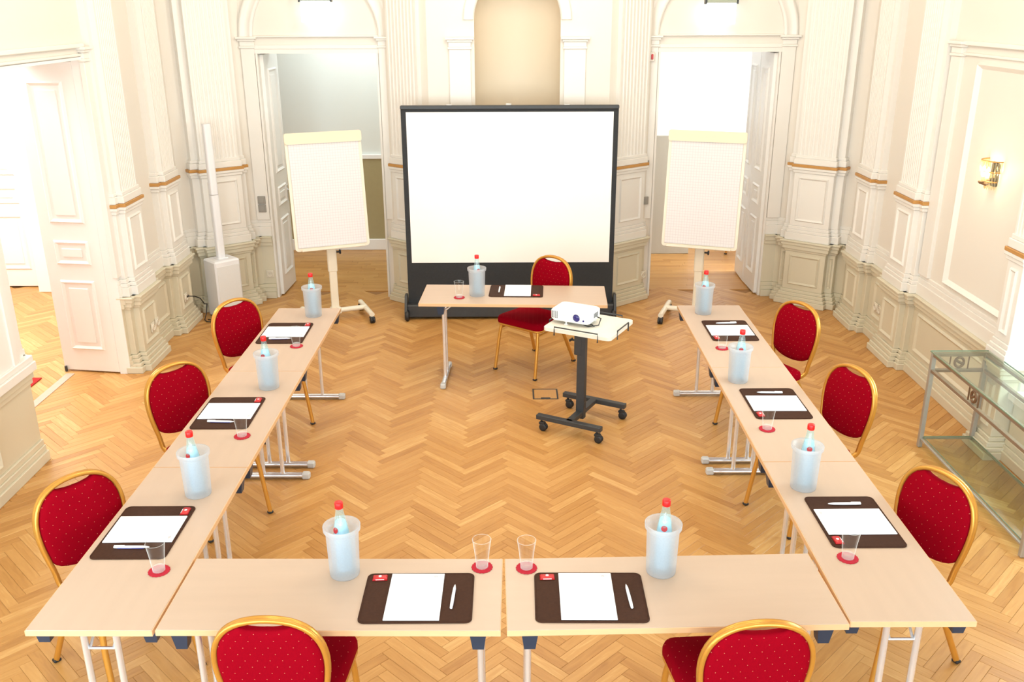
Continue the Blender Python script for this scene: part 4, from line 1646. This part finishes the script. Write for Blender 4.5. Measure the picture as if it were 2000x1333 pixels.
for nm, z, e_ in (('glass_top', chh + .006, .018), ('glass_shelf', .08, -.010)):
    g = MB().box(((cx0 + cx1) / 2, (cy0 + cy1) / 2, z), (cx1 - cx0 + 2 * e_, cy1 - cy0 + 2 * e_, .008)).build(nm, SHELF, t)
    m = MB()
    X, Y = (cx0 + cx1) / 2, (cy0 + cy1) / 2
    for s in (-1, 1):
        m.box((X + s * ((cx1 - cx0) / 2 + e_), Y, z), (.002, cy1 - cy0 + 2 * e_, .0085))
        m.box((X, Y + s * ((cy1 - cy0) / 2 + e_), z), (cx1 - cx0 + 2 * e_, .002, .0085))
    m.build('polished_edge', SHELFE, g)


def ornament(M, parent):
    m = MB()
    k = 20
    m.tube([(.030 * math.cos(2 * PI * i / k), 0, .034 * math.sin(2 * PI * i / k)) for i in range(k)], .009, 8, up=(0, 1, 0), closed=True, M=M)
    m.tube([(-.022, 0, .012), (.022, 0, -.012)], .009, 8, up=(0, 1, 0), M=M)
    for s in (-1, 1):
        m.box((s * .062, 0, 0), (.006, .010, .10), 0, .001, M)
    m.build('ring_ornament', BRONZE, parent)


ornament(Matrix.Translation((cx0, 2.28, chh - .068)) @ Matrix.Rotation(PI / 2, 4, 'Z'), t)
ornament(Matrix.Translation((cx1, 2.28, chh - .068)) @ Matrix.Rotation(PI / 2, 4, 'Z'), t)
ornament(Matrix.Translation(((cx0 + cx1) / 2, cy1, chh - .068)), t)

# ------------------------------------------------------------------ wall sconce
t = thing('wall_sconce', 'lit crystal and gilt wall sconce on the right wall panel', 'lamp', (XR, 3.46, 1.78), -PI / 2)
MB().prism(rrect(.12, .17, .03), -.012, .0, Matrix.Rotation(PI / 2, 4, 'X')).build('back_plate', GOLDP, t)
MB().tube([(0, -.01, -.05), (0, -.05, -.075), (0, -.085, -.06)], .007, 8).lathe([(.012, 0), (.022, .012), (.02, .02)], 12, (0, -.085, -.065)).build('arm', BRONZE, t)
for x in (-.03, .03):
    MB().lathe([(.008, 0), (.014, .02), (.013, .05), (.004, .075)], 12, (x, -.065, -.02)).build('bulb', BULB, t)
m = MB()
for tier, (r, zt, ln, nn) in enumerate(((.095, .095, .085, 16), (.075, .02, .085, 13), (.05, -.05, .055, 9))):
    k = 12
    m2 = MB().tube([(r * math.cos(PI + PI * i / k), -.004 + r * .95 * math.sin(PI + PI * i / k), zt) for i in range(k + 1)], .005, 6)
    m2.build('gilt_hoop', GOLDP, t)
    for i in range(nn):
        a = PI + PI * (i + .5) / nn
        x, y = r * math.cos(a), -.004 + r * .95 * math.sin(a)
        MB().lathe([(.002, zt), (.0075, zt - .012), (.006, zt - ln * .7), (.0, zt - ln)], 6, (x, y, 0), cap1=False, smooth=False).build('crystal', CRYSTAL, t)
l = bpy.data.lights.new('sconce_lamp', 'POINT')
l.energy = 1.2
l.color = (1, .80, .52)
l.shadow_soft_size = .03
o = bpy.data.objects.new('sconce_lamp', l)
col.objects.link(o)
o.location = (XR - .15, 3.46, 1.80)

# ------------------------------------------------------------------ floor box, rug, panel in the back room
t = thing('floor_box', 'dark framed power outlet flap set into the parquet below the presenter table', 'floor box', (.281, 3.806, 0), 0)
m = MB()
q = .100
for s in (-1, 1):
    m.box((s * (q - .006), 0, .0012), (.012, 2 * q, .003), 0, .0006)
    m.box((0, s * (q - .005), .0012), (2 * q - .024, .010, .003), 0, .0006)
m.build('frame', BLKM, t)
MB().box((0, 0, .0008), (2 * q - .026, 2 * q - .022, .002), 0, .0005).build('lid', mat('oak_lid', (0.56, 0.29, 0.09), .4, var=.1, scale=8, stretch=(12, 1, 1)), t)
MB().box((.0, -q + .018, .0022), (.075, .022, .003), 0, .001).build('cable_flap', BLKM, t)
rug = MB().box((-4.33, 3.72, .005), (.95, .92, .008), 0, .003).build('carpet_runner', REDRUG)
tag(rug, 'corner of a red carpet in the room through the left doorway', 'rug')
bd = MB().box((0, 0, .71), (.47, .03, 1.42), 0, .003).build('board_panel', BOARDM)
bd.location = (1.965, 8.15, .001)
bd.rotation_euler = (-.05, 0, 0)
tag(bd, 'grey wooden panel leaning in the room behind the right flip chart', 'panel')
